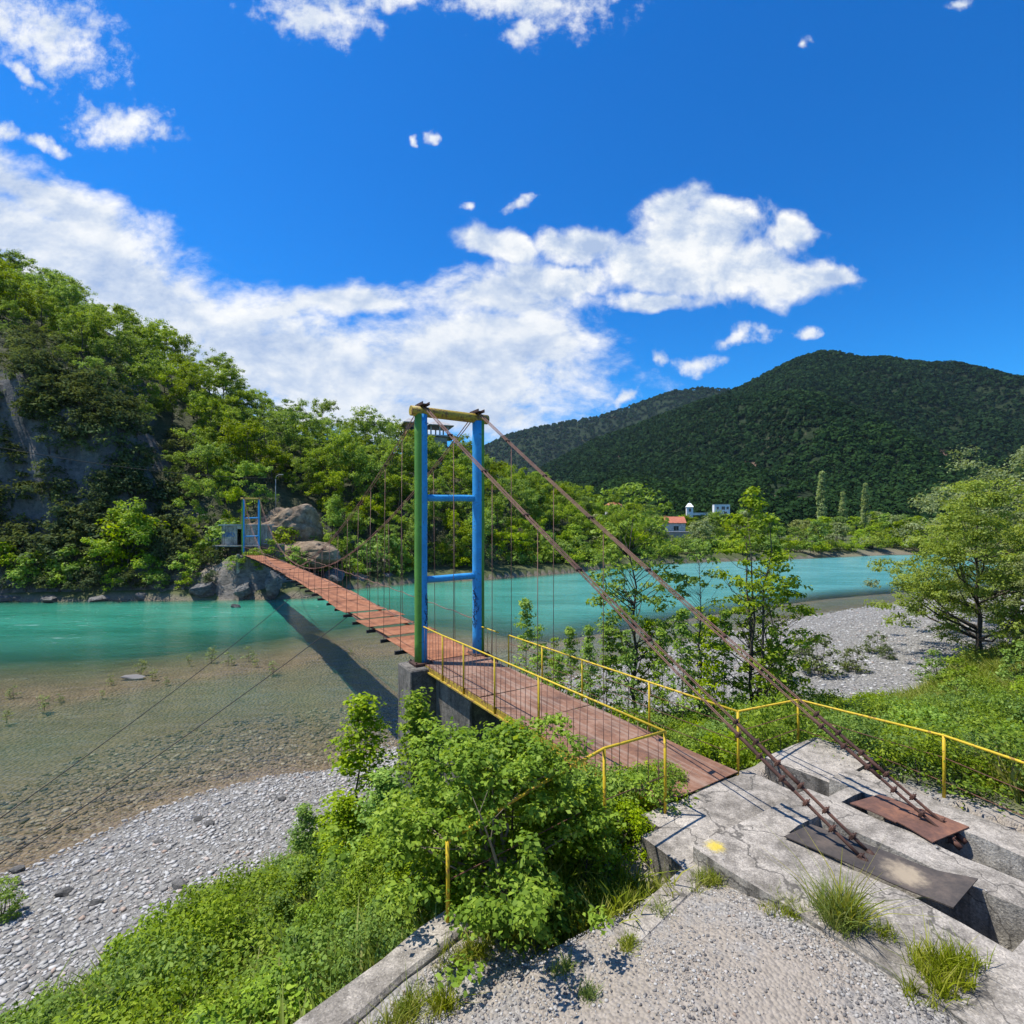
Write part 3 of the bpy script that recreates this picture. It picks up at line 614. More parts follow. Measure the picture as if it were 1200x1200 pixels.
# ---------------------------------------------------------------- footbridge
SPAN = 54.0; TH = 6.50
def deck_z(u_):                     # the deck rises a little over the river
    return DECK + (.34 * math.sin(math.pi * min(1, -u_ / SPAN)) if u_ < 0 else 0)
br = empty('suspension_footbridge', uvz(0, 0, DECK)); tag(br, 'long rusty red suspension footbridge with blue and green towers crossing the river', 'footbridge')
def tower(u0, far=False):
    hub = MB(); hub.box(uvz(u0, 0, DECK + .012), (.5, 2.16, .024), AX)
    tw = W(hub, 'tower', RUST, br)
    for s in (-1, 1):
        p = MB(); n = 20
        path = [uvz(u0 + .004 * math.sin(k), s * .84, DECK + .02 + (TH - .1) * k / 12) for k in range(13)]
        p.tube(path, .165, n)
        # outward half green, inward half blue
        vv = np.array(p.v); b0 = 0
        for fi, f in enumerate(p.f):
            cc = vv[f].mean(0) - uvz(u0, s * .84, 0); side = (cc[0] * Vd[0] + cc[1] * Vd[1]) * s
            p.mi[fi] = 1 if side > .035 else 0
        po = W(p, 'post', [BLUE, GREEN], tw)
        c = MB(); c.box(uvz(u0, s * .84, DECK + .04), (.5, .5, .03), AX, 0, .01)
        for a in (-1, 1):
            for b in (-1, 1): c.tube([uvz(u0 + a * .2, s * .84 + b * .2, DECK + .05), uvz(u0 + a * .2, s * .84 + b * .2, DECK + .10)], .02, 6)
        W(c, 'base_plate', RUST_D, tw)
    for fz in (.333, .66):
        c = MB(); c.tube([uvz(u0, v_, DECK + TH * fz + .012 * math.sin(v_ * 3)) for v_ in np.linspace(-.84, .84, 7)], .088, 14); W(c, 'crossbar', BLUE, tw)
    c = MB(); c.tube([uvz(u0, v_, DECK + TH) for v_ in (-1.12, -.5, .5, 1.12)], .13, 14); W(c, 'top_beam', YELLOW2, tw)
    for s in (-1, 1):
        c = MB(); c.box(uvz(u0, s * .80, DECK + TH + .145), (.55, .20, .03), AX, 0, .01); c.box(uvz(u0, s * .80 - .09, DECK + TH + .18), (.5, .02, .07), AX); c.box(uvz(u0, s * .80 + .09, DECK + TH + .18), (.5, .02, .07), AX)
        W(c, 'saddle', RUST_D, tw)
    return tw
tw1 = tower(0); tw2 = tower(-SPAN, True)
# sprayed scribbles on the inward faces of the near posts
def scribble(cu, cv, sgn, z0, z1, seed, parent, m):
    r_ = np.random.default_rng(seed); mb = MB()
    for k in range(9):
        zc = z0 + (z1 - z0) * (k + .5) / 9; a0 = r_.uniform(.15, 1.15)
        pts = []
        for q in range(9):
            an = a0 + .32 * math.sin(q * r_.uniform(.7, 1.3) + k); zz = zc + .07 * math.cos(q * 1.1 + k * 2) + .012 * q
            pts.append(uvz(cu + .168 * math.sin(an), cv - sgn * .168 * math.cos(an), zz))
        mb.tube(pts, .008, 5)
    W(mb, 'spray_tag', m, parent)
scribble(0, .84, 1, DECK + .75, DECK + 1.75, 3, tw1, SPRAY); scribble(0, -.84, -1, DECK + .8, DECK + 1.7, 8, tw1, SPRAY)

# deck
r2 = np.random.default_rng(12)
us_ = list(np.arange(0, SPAN, 1.5)); hw = .82
for k, ua in enumerate(us_):
    ub = ua + 1.5 - .018; lat = .03 * r2.normal(); yaw = .012 * r2.normal(); dz0, dz1 = .012 * r2.normal(), .012 * r2.normal()
    if 2 <= k <= 5: lat += (.10, -.06, .13, -.08)[k - 2]; dz0 += .05; yaw += .03 * (-1) ** k
    mb = MB(); th = .012; vs = []
    for s in (0, -1):
        for j in range(7):
            for i in range(5):
                a = i / 4; b = j / 6; u_ = -(ua + (ub - ua) * a); v_ = -hw + 2 * hw * b + lat + yaw * (a - .5)
                vs.append(uvz(u_, v_, deck_z(u_) + .03 + dz0 * (1 - a) + dz1 * a + s * th - .014 * math.sin(math.pi * b) * math.sin(math.pi * a)))
    o = 35; fs = []
    for j in range(6):
        for i in range(4):
            q = j * 5 + i; fs += [(q, q + 5, q + 6, q + 1), (q + o, q + o + 1, q + o + 6, q + o + 5)]
    for i in range(4): fs += [(i, i + 1, i + 1 + o, i + o), (30 + i, 30 + i + o, 31 + i + o, 31 + i)]
    for j in range(6): fs += [(j * 5, j * 5 + o, j * 5 + 5 + o, j * 5 + 5), (j * 5 + 4, j * 5 + 9, j * 5 + 9 + o, j * 5 + 4 + o)]
    mb.add(vs, fs); W(mb, 'deck_plate', DECKP, br)
    if k:
        c = MB(); ex = r2.uniform(.06, .17); c.box(uvz(-ua, -ex / 2 + .02, deck_z(-ua) - .06), (.08, 2 * hw + .12 + ex, .10), AX); W(c, 'crossbeam', BLACK, br)
for s in (-1, 1):
    c = MB(); c.tube([uvz(-q, s * .62, deck_z(-q) - .06) for q in np.linspace(.2, SPAN - .2, 50)], .04, 6); W(c, 'bearer_cable', CABLE, br)
# approach span
mb = MB(); e = [0.05, 1.6, 3.15, 4.7, 6.3, 7.94]
for i in range(5):
    ua, ub = e[i] + .008, e[i + 1] - .008
    c = MB()
    vs = []; th = .012; nu, nv2 = 6, 6
    for s in (0, -1):
        for j in range(nv2 + 1):
            for q in range(nu + 1):
                a, b = q / nu, j / nv2
                vs.append(uvz(ua + (ub - ua) * a, -hw + 2 * hw * b, DECK + .026 + s * th + .012 * vnoise(np.array([a * 2 + i * 3.]), np.array([b * 2.]), seed=6)[0]))
    o = (nu + 1) * (nv2 + 1); fs = []
    for j in range(nv2):
        for q in range(nu):
            w = j * (nu + 1) + q; fs += [(w, w + 1, w + nu + 2, w + nu + 1), (w + o, w + nu + 1 + o, w + nu + 2 + o, w + 1 + o)]
    for q in range(nu): w = q; fs.append((w, w + o, w + 1 + o, w + 1)); w = nv2 * (nu + 1) + q; fs.append((w, w + 1, w + 1 + o, w + o))
    for j in range(nv2): w = j * (nu + 1); fs.append((w, w + nu + 1, w + nu + 1 + o, w + o)); w += nu; fs.append((w, w + o, w + nu + 1 + o, w + nu + 1))
    c.add(vs, fs); W(c, 'deck_plate', DECKN, br)
for s in (-1, 1):
    c = MB(); c.box(uvz(4.0, s * .80, DECK - .06), (7.9, .05, .13), AX, 0, .008); c.box(uvz(4.0, s * .845, DECK - .12), (7.9, .05, .03), AX); W(c, 'edge_beam', YELLOW2, br)
for u_ in np.arange(.7, 7.9, 1.2):
    c = MB(); c.box(uvz(u_, 0, DECK - .08), (.07, 1.5, .11), AX); W(c, 'crossbeam', RUST_D, br)

# approach railings: posts, hand rail, and wires
def railing(parent, pts_top, posts, name='railing', wires=0, droppers=0.0, r=.017, base=None, wm=RUST):
    c = MB(); c.tube(pts_top, r, 8); ra = W(c, name, YELLOW, parent)
    for p, zb in posts:
        q = MB(); q.tube([(p[0], p[1], zb), (p[0] + .006, p[1], (zb + p[2]) / 2), (p[0], p[1], p[2])], .019, 8); W(q, 'post', YELLOW, ra)
    P = [np.array(p, float) for p in pts_top]
    if wires:
        for w in range(wires):
            q = MB(); f = (w + 1) / (wires + 1); q.tube([p * np.array((1, 1, 0)) + np.array((0, 0, p[2] - f * (p[2] - (base if base is not None else DECK)) + .02 * math.sin(3 * i + w))) for i, p in enumerate(P)], .006, 5); W(q, 'wire', RUST, ra)
    if droppers:
        q = MB()
        for a, b in zip(P[:-1], P[1:]):
            L = np.linalg.norm(b - a)
            for k in range(int(L / droppers)):
                t = (k + .5) * droppers / L; p = a + (b - a) * t; sw = .02 * math.sin(k * 5.1)
                q.tube([p, (p[0] + sw, p[1] + sw * .6, DECK - .02)], .0055, 5)
        W(q, 'dropper', wm, ra)
    return ra
rl = [(.18, .98), (1.35, .97), (2.45, .985), (3.8, .99), (5.3, 1.0), (8.05, 1.01)]
railing(br, [uvz(u_, -.845, DECK + h) for u_, h in rl], [(uvz(u_, -.845, DECK + h), DECK - .12) for u_, h in rl[1:]], droppers=.17, wm=CABLE)
rr_ = [(1.55, .82), (3.0, .83), (4.4, .84), (6.2, .86), (7.9, .88)]
railing(br, [uvz(u_, .86, DECK + h) for u_, h in rr_], [(uvz(u_, .86, DECK + h), DECK - .12) for u_, h in rr_], wires=3)
railing(br, [uvz(u_, .84, DECK + .80) for u_ in (.2, 1.1)], [], droppers=.22)
for s in (-1, 1):
    c = MB(); c.tube([uvz(-q, s * .84, deck_z(-q) + .98 - .10 * math.sin(math.pi * q / SPAN) - .05 * abs(math.sin(q * 2.1))) for q in np.linspace(.1, SPAN - .1, 110)], .013, 5); W(c, 'hand_rope', CABLE, br)

# main cables: four strands each, over both towers, clamps and hangers
ztop = DECK + TH + .19
def main_z(q): return -3.05 + (ztop + 3.05) * ((q - SPAN / 2) / (SPAN / 2)) ** 2
aL = at(1012, 1000, -3.40); aR = atY(1118, 981, 5.72)
sl_top = {-1: uvz(0, -.80, ztop), 1: uvz(0, .80, ztop)}
for s, an in ((-1, aL), (1, aR)):
    dirb = an - sl_top[s]; L = np.linalg.norm(dirb); dirb /= L
    side = np.cross(dirb, (0, 0, 1)); side /= np.linalg.norm(side); upv = np.cross(side, dirb)
    mc = None
    span = [uvz(-q, s * .80, main_z(q)) for q in np.linspace(0, SPAN, 60)]
    far_an = uvz(-SPAN - 8.5, s * .9, -2.8)
    for (da, db) in ((-.04, -.011), (.04, -.011), (-.04, .011), (.04, .011)):
        c = MB(); off = np.array((*(Vd * da * 1.0), db))
        fan = 1.0
        back = [sl_top[s] + dirb * L * t + side * da * (1 + 1.1 * sstep(.55, .9, np.array(t))) + upv * db + np.array((0, 0, -.10 * 4 * t * (1 - t))) for t in np.linspace(0, 1, 24)]
        c.tube(back[::-1] + [p + off for p in span] + [far_an + off], .0072, 6)
        if mc is None: mc = W(c, 'main_cable', CABLE, br)
        else: W(c, 'strand', CABLE, mc)
    nclamp = 5
    for k in range(1, nclamp + 1):
        t = k / (nclamp + 1.9); c = MB(); p = sl_top[s] + dirb * L * t + np.array((0, 0, -.4 * t * (1 - t)))
        c.box(p, (.05, .12, .06), (tuple(dirb), tuple(side), tuple(upv)), 0, .01); c.tube([p - side * .075, p + side * .075], .011, 6); W(c, 'clamp', RUST_D, mc)
    for k, q in enumerate(np.arange(3, SPAN - 1, 3.0)):
        c = MB(); c.box(uvz(-q, s * .80, main_z(q)), (.06, .11, .06), AX, 0, .01); W(c, 'clamp', RUST_D, mc)
    # turnbuckle rods at the lower end, each with its own clamps
    for da in (-.085, .085):
        c = MB(); t0 = .855; tt_ = np.linspace(t0, 1.0, 12)
        pts = [sl_top[s] + dirb * L * t + side * da + np.array((0, 0, -.4 * t * (1 - t))) for t in tt_]
        c.tube(pts, .018, 8); c.tube(pts[:7], [.024] * 7, 8)
        for i in range(0 if da < 0 else 1, 12, 2):
            p = pts[i]; c.box(p, (.04, .06, .066), (tuple(dirb), tuple(side), tuple(upv)), 0, .008)
            for w in (-.027, .027): c.tube([p - upv * .048 + side * w * .8, p + upv * .052 + side * w * .8], .008, 6)
        c.tube([pts[-1], pts[-1] + dirb * .10], .034, 8)
        W(c, 'turnbuckle', RUST_D, mc)
    for q in np.arange(1.5, SPAN - .5, 1.5):
        z0 = main_z(q); zd = deck_z(-q) - .05
        c = MB(); c.tube([uvz(-q, s * .80, z0), uvz(-q + .01, s * .83, (z0 + zd) / 2), uvz(-q, s * .85, zd)], .009, 5); W(c, 'hanger', CABLE, br)
    # short hangers from the back stays to the approach
    for t in (.16, .32, .47):
        p = sl_top[s] + dirb * L * t + np.array((0, 0, -.4 * t * (1 - t)))
        c = MB(); c.tube([p, (p[0], p[1], DECK - .05)], .007, 5); W(c, 'hanger', CABLE, br)

# railings on the ground
wr = empty('yellow_railing', at(708, 1005, -3.75)); tag(wr, 'bent yellow pipe railing running down to the retaining wall through the bush', 'railing')
pe = uvz(8.05, -.845, DECK + 1.01); pm = np.array((1.035, 5.75, -2.52)); pl = np.array((-.60, 4.76, -2.95))
railing(wr, [pe, pm, (pm + pl) / 2 + np.array((0, 0, .02)), pl], [(pm, -3.9), (pl, -3.75)], name='hand_rail', wires=1, base=-3.7)
pr0 = uvz(7.9, .86, DECK + .88); pr1 = atY(935, 820, 8.45); pr2 = atY(1106, 862, 6.6); pr3 = atY(1200, 894, 5.75); pr4 = pr3 + (pr3 - pr2) * 2.2
er = empty('yellow_railing', np.array((pr1[0], pr1[1], -3.5))); tag(er, 'yellow pipe railing along the bramble edge of the anchor block', 'railing')
railing(er, [pr0, pr1, (pr1 + pr2) / 2, pr2, pr3, pr4], [(pr1, -3.6), (pr2, -3.6), (pr4, -3.6)], name='hand_rail', wires=2, base=-3.6)

# piers
mb = MB(); mb.box(uvz(.02, -.05, -5.95), (.95, 2.5, 4.66), AX, 0, .03); mb.box(uvz(1.45, 0, -6.2), (1.9, 1.3, 4.6), AX, 0, .03)
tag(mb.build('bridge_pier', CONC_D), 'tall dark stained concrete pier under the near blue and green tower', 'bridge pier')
mb = MB(); mb.box(uvz(5.25, -.15, -5.55), (1.0, 1.7, 3.1), AX, 0, .05)
tag(mb.build('bridge_pier', CONC_D), 'low concrete support block under the sloping approach deck in bushes', 'bridge pier')
mb = MB(); mb.box(uvz(-SPAN + .1, -.15, -5.4), (2.4, 3.0, 3.5), AX, 0, .05); mb.box(uvz(-SPAN + 1.2, -1.45, -5.2), (.3, .3, 3.6), AX, 1)
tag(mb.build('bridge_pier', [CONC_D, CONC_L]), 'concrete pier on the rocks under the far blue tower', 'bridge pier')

# guy wires, power line
def wire(name, a, b, sag, r, m, label, cat):
    a, b = np.array(a, float), np.array(b, float); c = MB()
    c.tube([a + (b - a) * t + np.array((0, 0, -4 * sag * t * (1 - t))) for t in np.linspace(0, 1, 30)], r, 5); return tag(c.build(name, m), label, cat)
wire('guy_wire', atY(355, 688, 30), (-13.2, 12, -7.75), .25, .014, BLACK, 'thin dark guy wire from the middle of the deck down to the gravel shore', 'wire')
wire('guy_wire', atY(407, 723, 20), (-11.9, 10.8, -7.9), .15, .014, BLACK, 'thin guy wire from the deck nearer the blue tower down to the shore', 'wire')

# ---------------------------------------------------------------- vegetation
def leaves(P, N, S, rng, name, mat, tilt=.55, asp=.62, smooth=False, rnd=None):
    """one small folded leaf (or spray of leaves) per point"""
    n = len(P); N = N + rng.normal(0, tilt, (n, 3)); N /= np.linalg.norm(N, axis=1, keepdims=True) + 1e-9
    A = np.cross(N, rng.normal(0, 1, (n, 3))); A /= np.linalg.norm(A, axis=1, keepdims=True) + 1e-9; B = np.cross(N, A)
    S = S[:, None]
    v0 = P - A * S * .5; v2 = P + A * S * .55 - N * S * .10; v1 = P + B * S * asp * .5 + N * S * .10 - A * S * .04; v3 = P - B * S * asp * .5 + N * S * .10 - A * S * .04
    V = np.stack([v0, v1, v2, v3], 1).reshape(-1, 3); F = np.arange(4 * n).reshape(-1, 4)
    return np_mesh(name, V, F, mat, {'rnd': ('FACE', rng.random(n) if rnd is None else rnd)})
def clump_points(cent, rad, flat, nl, rng, up=.75, shell=.5):
    """points over the outside of flattened leaf clumps"""
    k = len(cent); d = rng.normal(0, 1, (k, nl, 3)); d /= np.linalg.norm(d, axis=2, keepdims=True)
    d[..., 2] = np.where(d[..., 2] < -.35, -d[..., 2], d[..., 2])
    rr = rng.uniform(0, 1, (k, nl, 1)) ** shell
    lump = 1 + .28 * np.sin(d[..., :1] * 5 + rng.uniform(0, 6, (k, 1, 1))) * np.cos(d[..., 1:2] * 4 + rng.uniform(0, 6, (k, 1, 1)))
    sc = np.stack([np.ones(k), np.ones(k), np.full(k, flat)], -1)[:, None, :] * rad[:, None, None]
    P = cent[:, None, :] + d * rr * lump * sc; N = d + np.array((0, 0, up))
    return P.reshape(-1, 3), N.reshape(-1, 3)
def make_tree(seed, H, Rr, zb, ncl, nl, ls, cr, lm, prof='round', flat=.62, trunk_r=None, limbs=14, stems=1, lean=(0, 0), bark=None, name='tree', shell=.45, tilt=.55, lobes=0):
    """Empty > trunk, crown ; returned unlabelled at the origin"""
    rng = np.random.default_rng(seed); root = empty(name)
    t = rng.uniform(0, 1, ncl)
    if prof == 'round': zz = zb + (H - zb) * t; w = np.sqrt(np.clip(1 - (2 * t - .85) ** 2 / 1.35, .02, 1))
    elif prof == 'column': zz = zb + (H - zb) * t; w = np.clip(np.minimum(t * 5 + .35, (1 - t) * 2.2 + .06), 0, 1)
    elif prof == 'cone': zz = zb + (H - zb) * t; w = np.clip((1 - t) * 1.05 + .08, 0, 1) * np.clip(t * 6 + .4, 0, 1)
    elif prof == 'vase': zz = zb + (H - zb) * t; w = np.sqrt(np.clip(1 - t ** 3.2, .03, 1)) * (.45 + .55 * t)
    else: zz = zb + (H - zb) * t ** 1.1; w = np.sqrt(np.clip(1 - t ** 2.2, .03, 1))       # mound
    an = rng.uniform(0, 2 * math.pi, ncl) + np.arange(ncl) * 2.4; rad = Rr * w * rng.uniform(.15, 1, ncl) ** .5
    cent = np.stack([rad * np.cos(an) + lean[0] * zz / H, rad * np.sin(an) + lean[1] * zz / H, zz], -1)
    if lobes:                                                   # crown broken into boughs
        lb = np.arange(ncl) % lobes; lc = cent[:lobes] * np.array((1.12, 1.12, 1)); off = rng.normal(0, 1, (ncl, 3)) * np.array((.27, .27, .20)) * Rr
        cent = lc[lb] + off * (np.arange(ncl) >= lobes)[:, None]; cent[:, 2] = np.clip(cent[:, 2], .12, H * 1.02)
    cs = cr * rng.uniform(.65, 1.3, ncl)
    P, N = clump_points(cent, cs, flat, nl, rng, shell=shell)
    keep = P[:, 2] > .04; P, N = P[keep], N[keep]
    tone = np.clip(np.repeat(rng.normal(.5, .2, ncl), nl)[keep] + rng.normal(0, .2, len(P)), 0, 1)
    me = leaves(P, N, ls * rng.uniform(.6, 1.3, len(P)), rng, 'crown', lm, tilt, rnd=tone)
    mb = MB(); tr = trunk_r or H * .017
    tops = []
    for s in range(stems):
        bx, by = (0, 0) if stems == 1 else rng.normal(0, Rr * .12, 2)
        ex, ey = (lean[0] * .85, lean[1] * .85) if stems == 1 else np.array(lean) + rng.normal(0, Rr * .35, 2)
        k = 7; pts = [(bx + (ex - bx) * q / k + rng.normal(0, H * .008) * (q > 0), by + (ey - by) * q / k + rng.normal(0, H * .008) * (q > 0), -.25 + (H * .88 + .25) * q / k) for q in range(k + 1)]
        mb.tube(pts, [tr * (1 - .85 * q / k) * (1.35 if q == 0 else 1) for q in range(k + 1)], 7); tops.append(np.array(pts))
    for i in range(min(limbs, ncl)):
        c = cent[i]; tk = tops[i % stems]; zi = max(.1 * H, c[2] - rng.uniform(.25, .6) * math.hypot(c[0], c[1]) - .05 * H); f = np.clip((zi + .25) / (H * .88 + .25) * 7, 0, 6.9); q = int(f); st = tk[q] + (tk[q + 1] - tk[q]) * (f - q)
        r0 = tr * (1 - .85 * f / 7) * .55; mid = st * .45 + c * .55 + np.array((0, 0, -.06 * np.linalg.norm(c - st))) + rng.normal(0, .02 * H, 3) * .5
        mb.tube([st, mid, c], [r0, r0 * .7, r0 * .25], 5)
    mb.build('trunk', bark or BARK, root); link('crown', me, root)
    return root
def put(protos, used, loc, rz, sc, label, cat, group=None):
    """the first use moves the prototype itself, later uses copy it with its parts"""
    k = id(protos[1]); o = protos[0]
    if not o.get('category'):
        o['category'] = cat; o.location = loc; o.rotation_euler = (0, 0, rz); o.scale = sc if isinstance(sc, tuple) else (sc,) * 3; o['label'] = label
        if group: o['group'] = group
        return o
    return copy_thing(o, loc, rz, sc, label, group)
class Kind:
    def __init__(s, cat, protos): s.cat = cat; s.p = protos
    def put(s, loc, sc, label, group=None, rng=None, which=None, rz=None):
        o = s.p[(rng.integers(len(s.p)) if which is None else which % len(s.p))]
        return put((o, o), None, tuple(map(float, loc)), float(rng.uniform(0, 6.28) if rz is None else rz), sc, label, s.cat, group)
def gz(x, y): return float(height(np.array([x]), np.array([y]))[0])

rh = np.random.default_rng(77)
hill_tree = Kind('tree', [make_tree(100 + i, 8.0 + .5 * i, 3.3 + .15 * (i % 3), 1.0, 84, 56, .31, .80, LEAF['hill'], 'round', .92, .14, 8, name='broadleaf_tree', lobes=9 + i) for i in range(5)])
bright_tree = Kind('tree', [make_tree(120 + i, 6.5 + .6 * i, 2.6, .6, 70, 56, .28, .70, LEAF['bright'], 'round', .92, .10, 8, name='broadleaf_tree', lobes=8 + i) for i in range(3)])
scrub = Kind('bush', [make_tree(140 + i, 2.6, 1.7, .3, 18, 55, .26, .75, LEAF['scrub'], 'mound', .7, .05, 6, 3, name='scrub_bush') for i in range(2)])
gbush = Kind('bush', [make_tree(150 + i, 2.8, 1.7, .3, 20, 55, .27, .75, LEAF['bright'], 'mound', .7, .05, 6, 3, name='green_bush') for i in range(2)])
# trees on the hill, spread over its slope
pts = []
def hill_pt(px, t): 
    Yy = np.interp(px, hp, h_sh) + t * (np.interp(px, hp, h_rg) - np.interp(px, hp, h_sh)); return np.array(((px - 600) / 600 * Yy, Yy, float(hill_z(np.array([px]), np.array([Yy]))[0])))
cpx = rh.uniform(-90, 770, 9000); ct = rh.uniform(.07, 1.06, 9000) ** .9
cY = np.interp(cpx, hp, h_sh) + ct * (np.interp(cpx, hp, h_rg) - np.interp(cpx, hp, h_sh)); cZ = hill_z(cpx, cY)
for px, t, cy, cz in zip(cpx, ct, cY, cZ):
    if len(pts) >= 300: break
    if px < 215 and .07 < t < .225: continue
    p = np.array(((px - 600) / 600 * cy, cy, cz)); x, y = p[:2]
    if math.hypot(x + 31, y - 61.5) < 5.5: continue
    if 300 < px < 378 and y < 77: continue
    if px > 640 and t > .99: pass
    md = 3.25 if y < 95 else 4.1
    if any((q[0] - x) ** 2 + (q[1] - y) ** 2 < md * md for q, _, _ in pts): continue
    pts.append((p, px, t))
for p, px, t in pts:
    s = rh.uniform(.5, 1.0); gp = 'trees of the wooded hillside'
    if px < 230 and t < .45:
        k = scrub if rh.random() < .6 else hill_tree; lab = ('grey-green scrub bush on the shaded cliff ledge' if k is scrub else 'green broad-leaved tree growing above the grey cliff'); s *= 1.5 if k is scrub else .75
        gp = 'scrub on the cliff' if k is scrub else 'trees above the grey cliff'
    elif t > .86: k = hill_tree; lab = 'broad-leaved tree standing on the skyline ridge of the hill'; gp = 'trees on the ridge'
    elif t < .25: k = bright_tree if rh.random() < .65 else hill_tree; lab = 'fresh green tree at the foot of the wooded hill near the river'; gp = 'trees at the foot of the hill'
    else: k = hill_tree if rh.random() < .75 else bright_tree; lab = 'broad-leaved tree halfway up the wooded hillside across the river'
    k.put(p, (s, s, s * rh.uniform(.88, 1.12)), lab, gp, rh)
# scrub clinging to the cliff
for i in range(118):
    px = rh.uniform(-60, 205); t = rh.uniform(.075, .235)
    if (10 < px < 120 and .118 < t < .142) or (px < 32 and t > .165 and t < .2): continue
    p = hill_pt(px, t); s = rh.uniform(.8, 1.6); scrub.put(p + np.array((0, .3, -.3)), (s, s, s * rh.uniform(.8, 1.3)), 'dark grey-green scrub bush clinging to the cliff face', 'scrub on the cliff face', rh)
# bushes along the far waterline and on the rocks by the far tower
for px, t, s, k in [(20, .045, 1.5, scrub), (60, .05, 1.7, scrub), (95, .06, 1.3, scrub), (130, .04, 1.1, gbush), (150, .07, 1.9, gbush), (175, .03, 1.0, gbush), (205, .07, 1.2, scrub), (215, .035, .9, gbush), (240, .085, 1.0, gbush),
                    (250, .05, .8, scrub), (268, .11, 1.5, gbush), (318, .01, .8, gbush), (300, .018, .7, gbush), (345, .03, .9, gbush), (375, .05, 1.2, gbush), (400, .02, 1.0, scrub), (425, .04, 1.4, gbush), (450, .05, 1.7, gbush), (470, .03, 1.2, gbush),
                    (-20, .05, 1.6, scrub), (335, .14, 1.1, gbush), (350, .19, 1.2, gbush), (362, .15, .9, gbush), (5, .03, 1.2, gbush), (40, .025, 1.1, gbush), (80, .025, 1.2, gbush), (115, .02, .9, scrub), (-40, .012, 1.0, scrub), (10, .010, .8, scrub), (30, .012, .9, gbush), (55, .010, .8, scrub), (72, .012, .8, gbush), (98, .010, .9, scrub), (135, .010, .8, gbush), (155, .012, .9, scrub), (186, .010, .7, gbush), (216, .012, .6, gbush), (247, .010, .6, scrub), (276, .008, .6, gbush), (306, .006, .6, gbush), (410, .008, 1.0, gbush), (438, .01, 1.0, scrub), (462, .008, .9, gbush)]:
    lab, gp = (('dull grey-green bush above the far waterline', 'scrub above the far waterline') if k is scrub else ('bright green bush above the far waterline', 'green bushes above the far waterline'))
    k.put(hill_pt(px, t) - np.array((0, 0, .1)), s, lab, gp, rh)
bright_tree.put(hill_pt(150, .055), (1.1, 1.1, 1.05), 'large pale yellow-green tree above the far waterline left of the hut', None, rh, 1)

# far bank: low shrubs, village trees, poplars
fb = Kind('bush', [make_tree(160 + i, 2.2, 2.0, .15, 20, 50, .30, .85, LEAF['hill'] if i else LEAF['bright'], 'mound', .75, .05, 4, 3, name='bank_bush') for i in range(2)])
for i in range(90):
    px = 478 + i * 7  + rh.uniform(-5, 5); Yf = np.interp((px - 600) / 600 * 100, FAR[:, 0], FAR[:, 1])
    for _ in range(6): Yf = np.interp((px - 600) / 600 * Yf, FAR[:, 0], FAR[:, 1])
    Yf += rh.uniform(3, 14); x = (px - 600) / 600 * Yf
    fb.put((x, Yf, gz(x, Yf) - .1), rh.uniform(.6, 1.2) * (1.35 if px > 640 else 1), 'low green bush on the low far bank beside the river', 'bushes along the far bank', rh)
vt_ = Kind('tree', [make_tree(170 + i, 8.5, 3.4, 1.2, 26, 55, .55, 1.3, LEAF[('bright', 'hill', 'alder', 'willow')[i]], 'round', .66, .14, 5, name='valley_tree') for i in range(4)])
br_tree = Kind('tree', [make_tree(180, 8, 3.6, 1.5, 24, 55, .55, 1.3, LEAF['brownish'], 'round', .66, .14, 5, name='valley_tree')])
for i in range(170):
    px = rh.uniform(610, 1290); Yf = 110.
    for _ in range(6): Yf = np.interp((px - 600) / 600 * Yf, FAR[:, 0], FAR[:, 1])
    Yy = Yf + 8 + 85 * rh.random() ** 1.3
    if 745 < px < 815 and Yy < 174: Yy = rh.uniform(178, 215)
    x = (px - 600) / 600 * Yy; s = rh.uniform(.55, 1.05) * (1.25 if px < 720 else 1.1) * (Yy / 165) ** .8 
    vt_.put((x, Yy, gz(x, Yy) - .2), (s, s, s * rh.uniform(.8, 1.1)), 'rounded green tree in the valley between the river and the mountain', 'valley trees', rh)
for px, Yy, s in ((727, 190, 1.15), (782, 195, .9)): 
    br_tree.put(((px - 600) / 600 * Yy, Yy, -6.3 + (4 if px < 750 else 2)), s, ('brown leafed tree near the small roof in the valley' if px < 750 else 'brownish tree just behind the red roofed house'), None, rh)
pop = Kind('poplar', [make_tree(190 + i, 20, 1.4, 1.5, 70, 60, .48, .8, LEAF['poplar'], 'column', 1.3, .2, 0, name='poplar_tree') for i in range(2)])
for px, Yy, s, lab in ((963, 205, 1.33, 'tallest pale poplar in the valley, left of the three'), (988, 190, .88, 'shortest slim poplar, the middle one of three'), (1014, 190, 1.04, 'pale slim poplar, right one of the three')):
    pop.put(((px - 600) / 600 * Yy, Yy, -6.5), (s * .95, s * .95, s), lab, 'three poplars', rh)

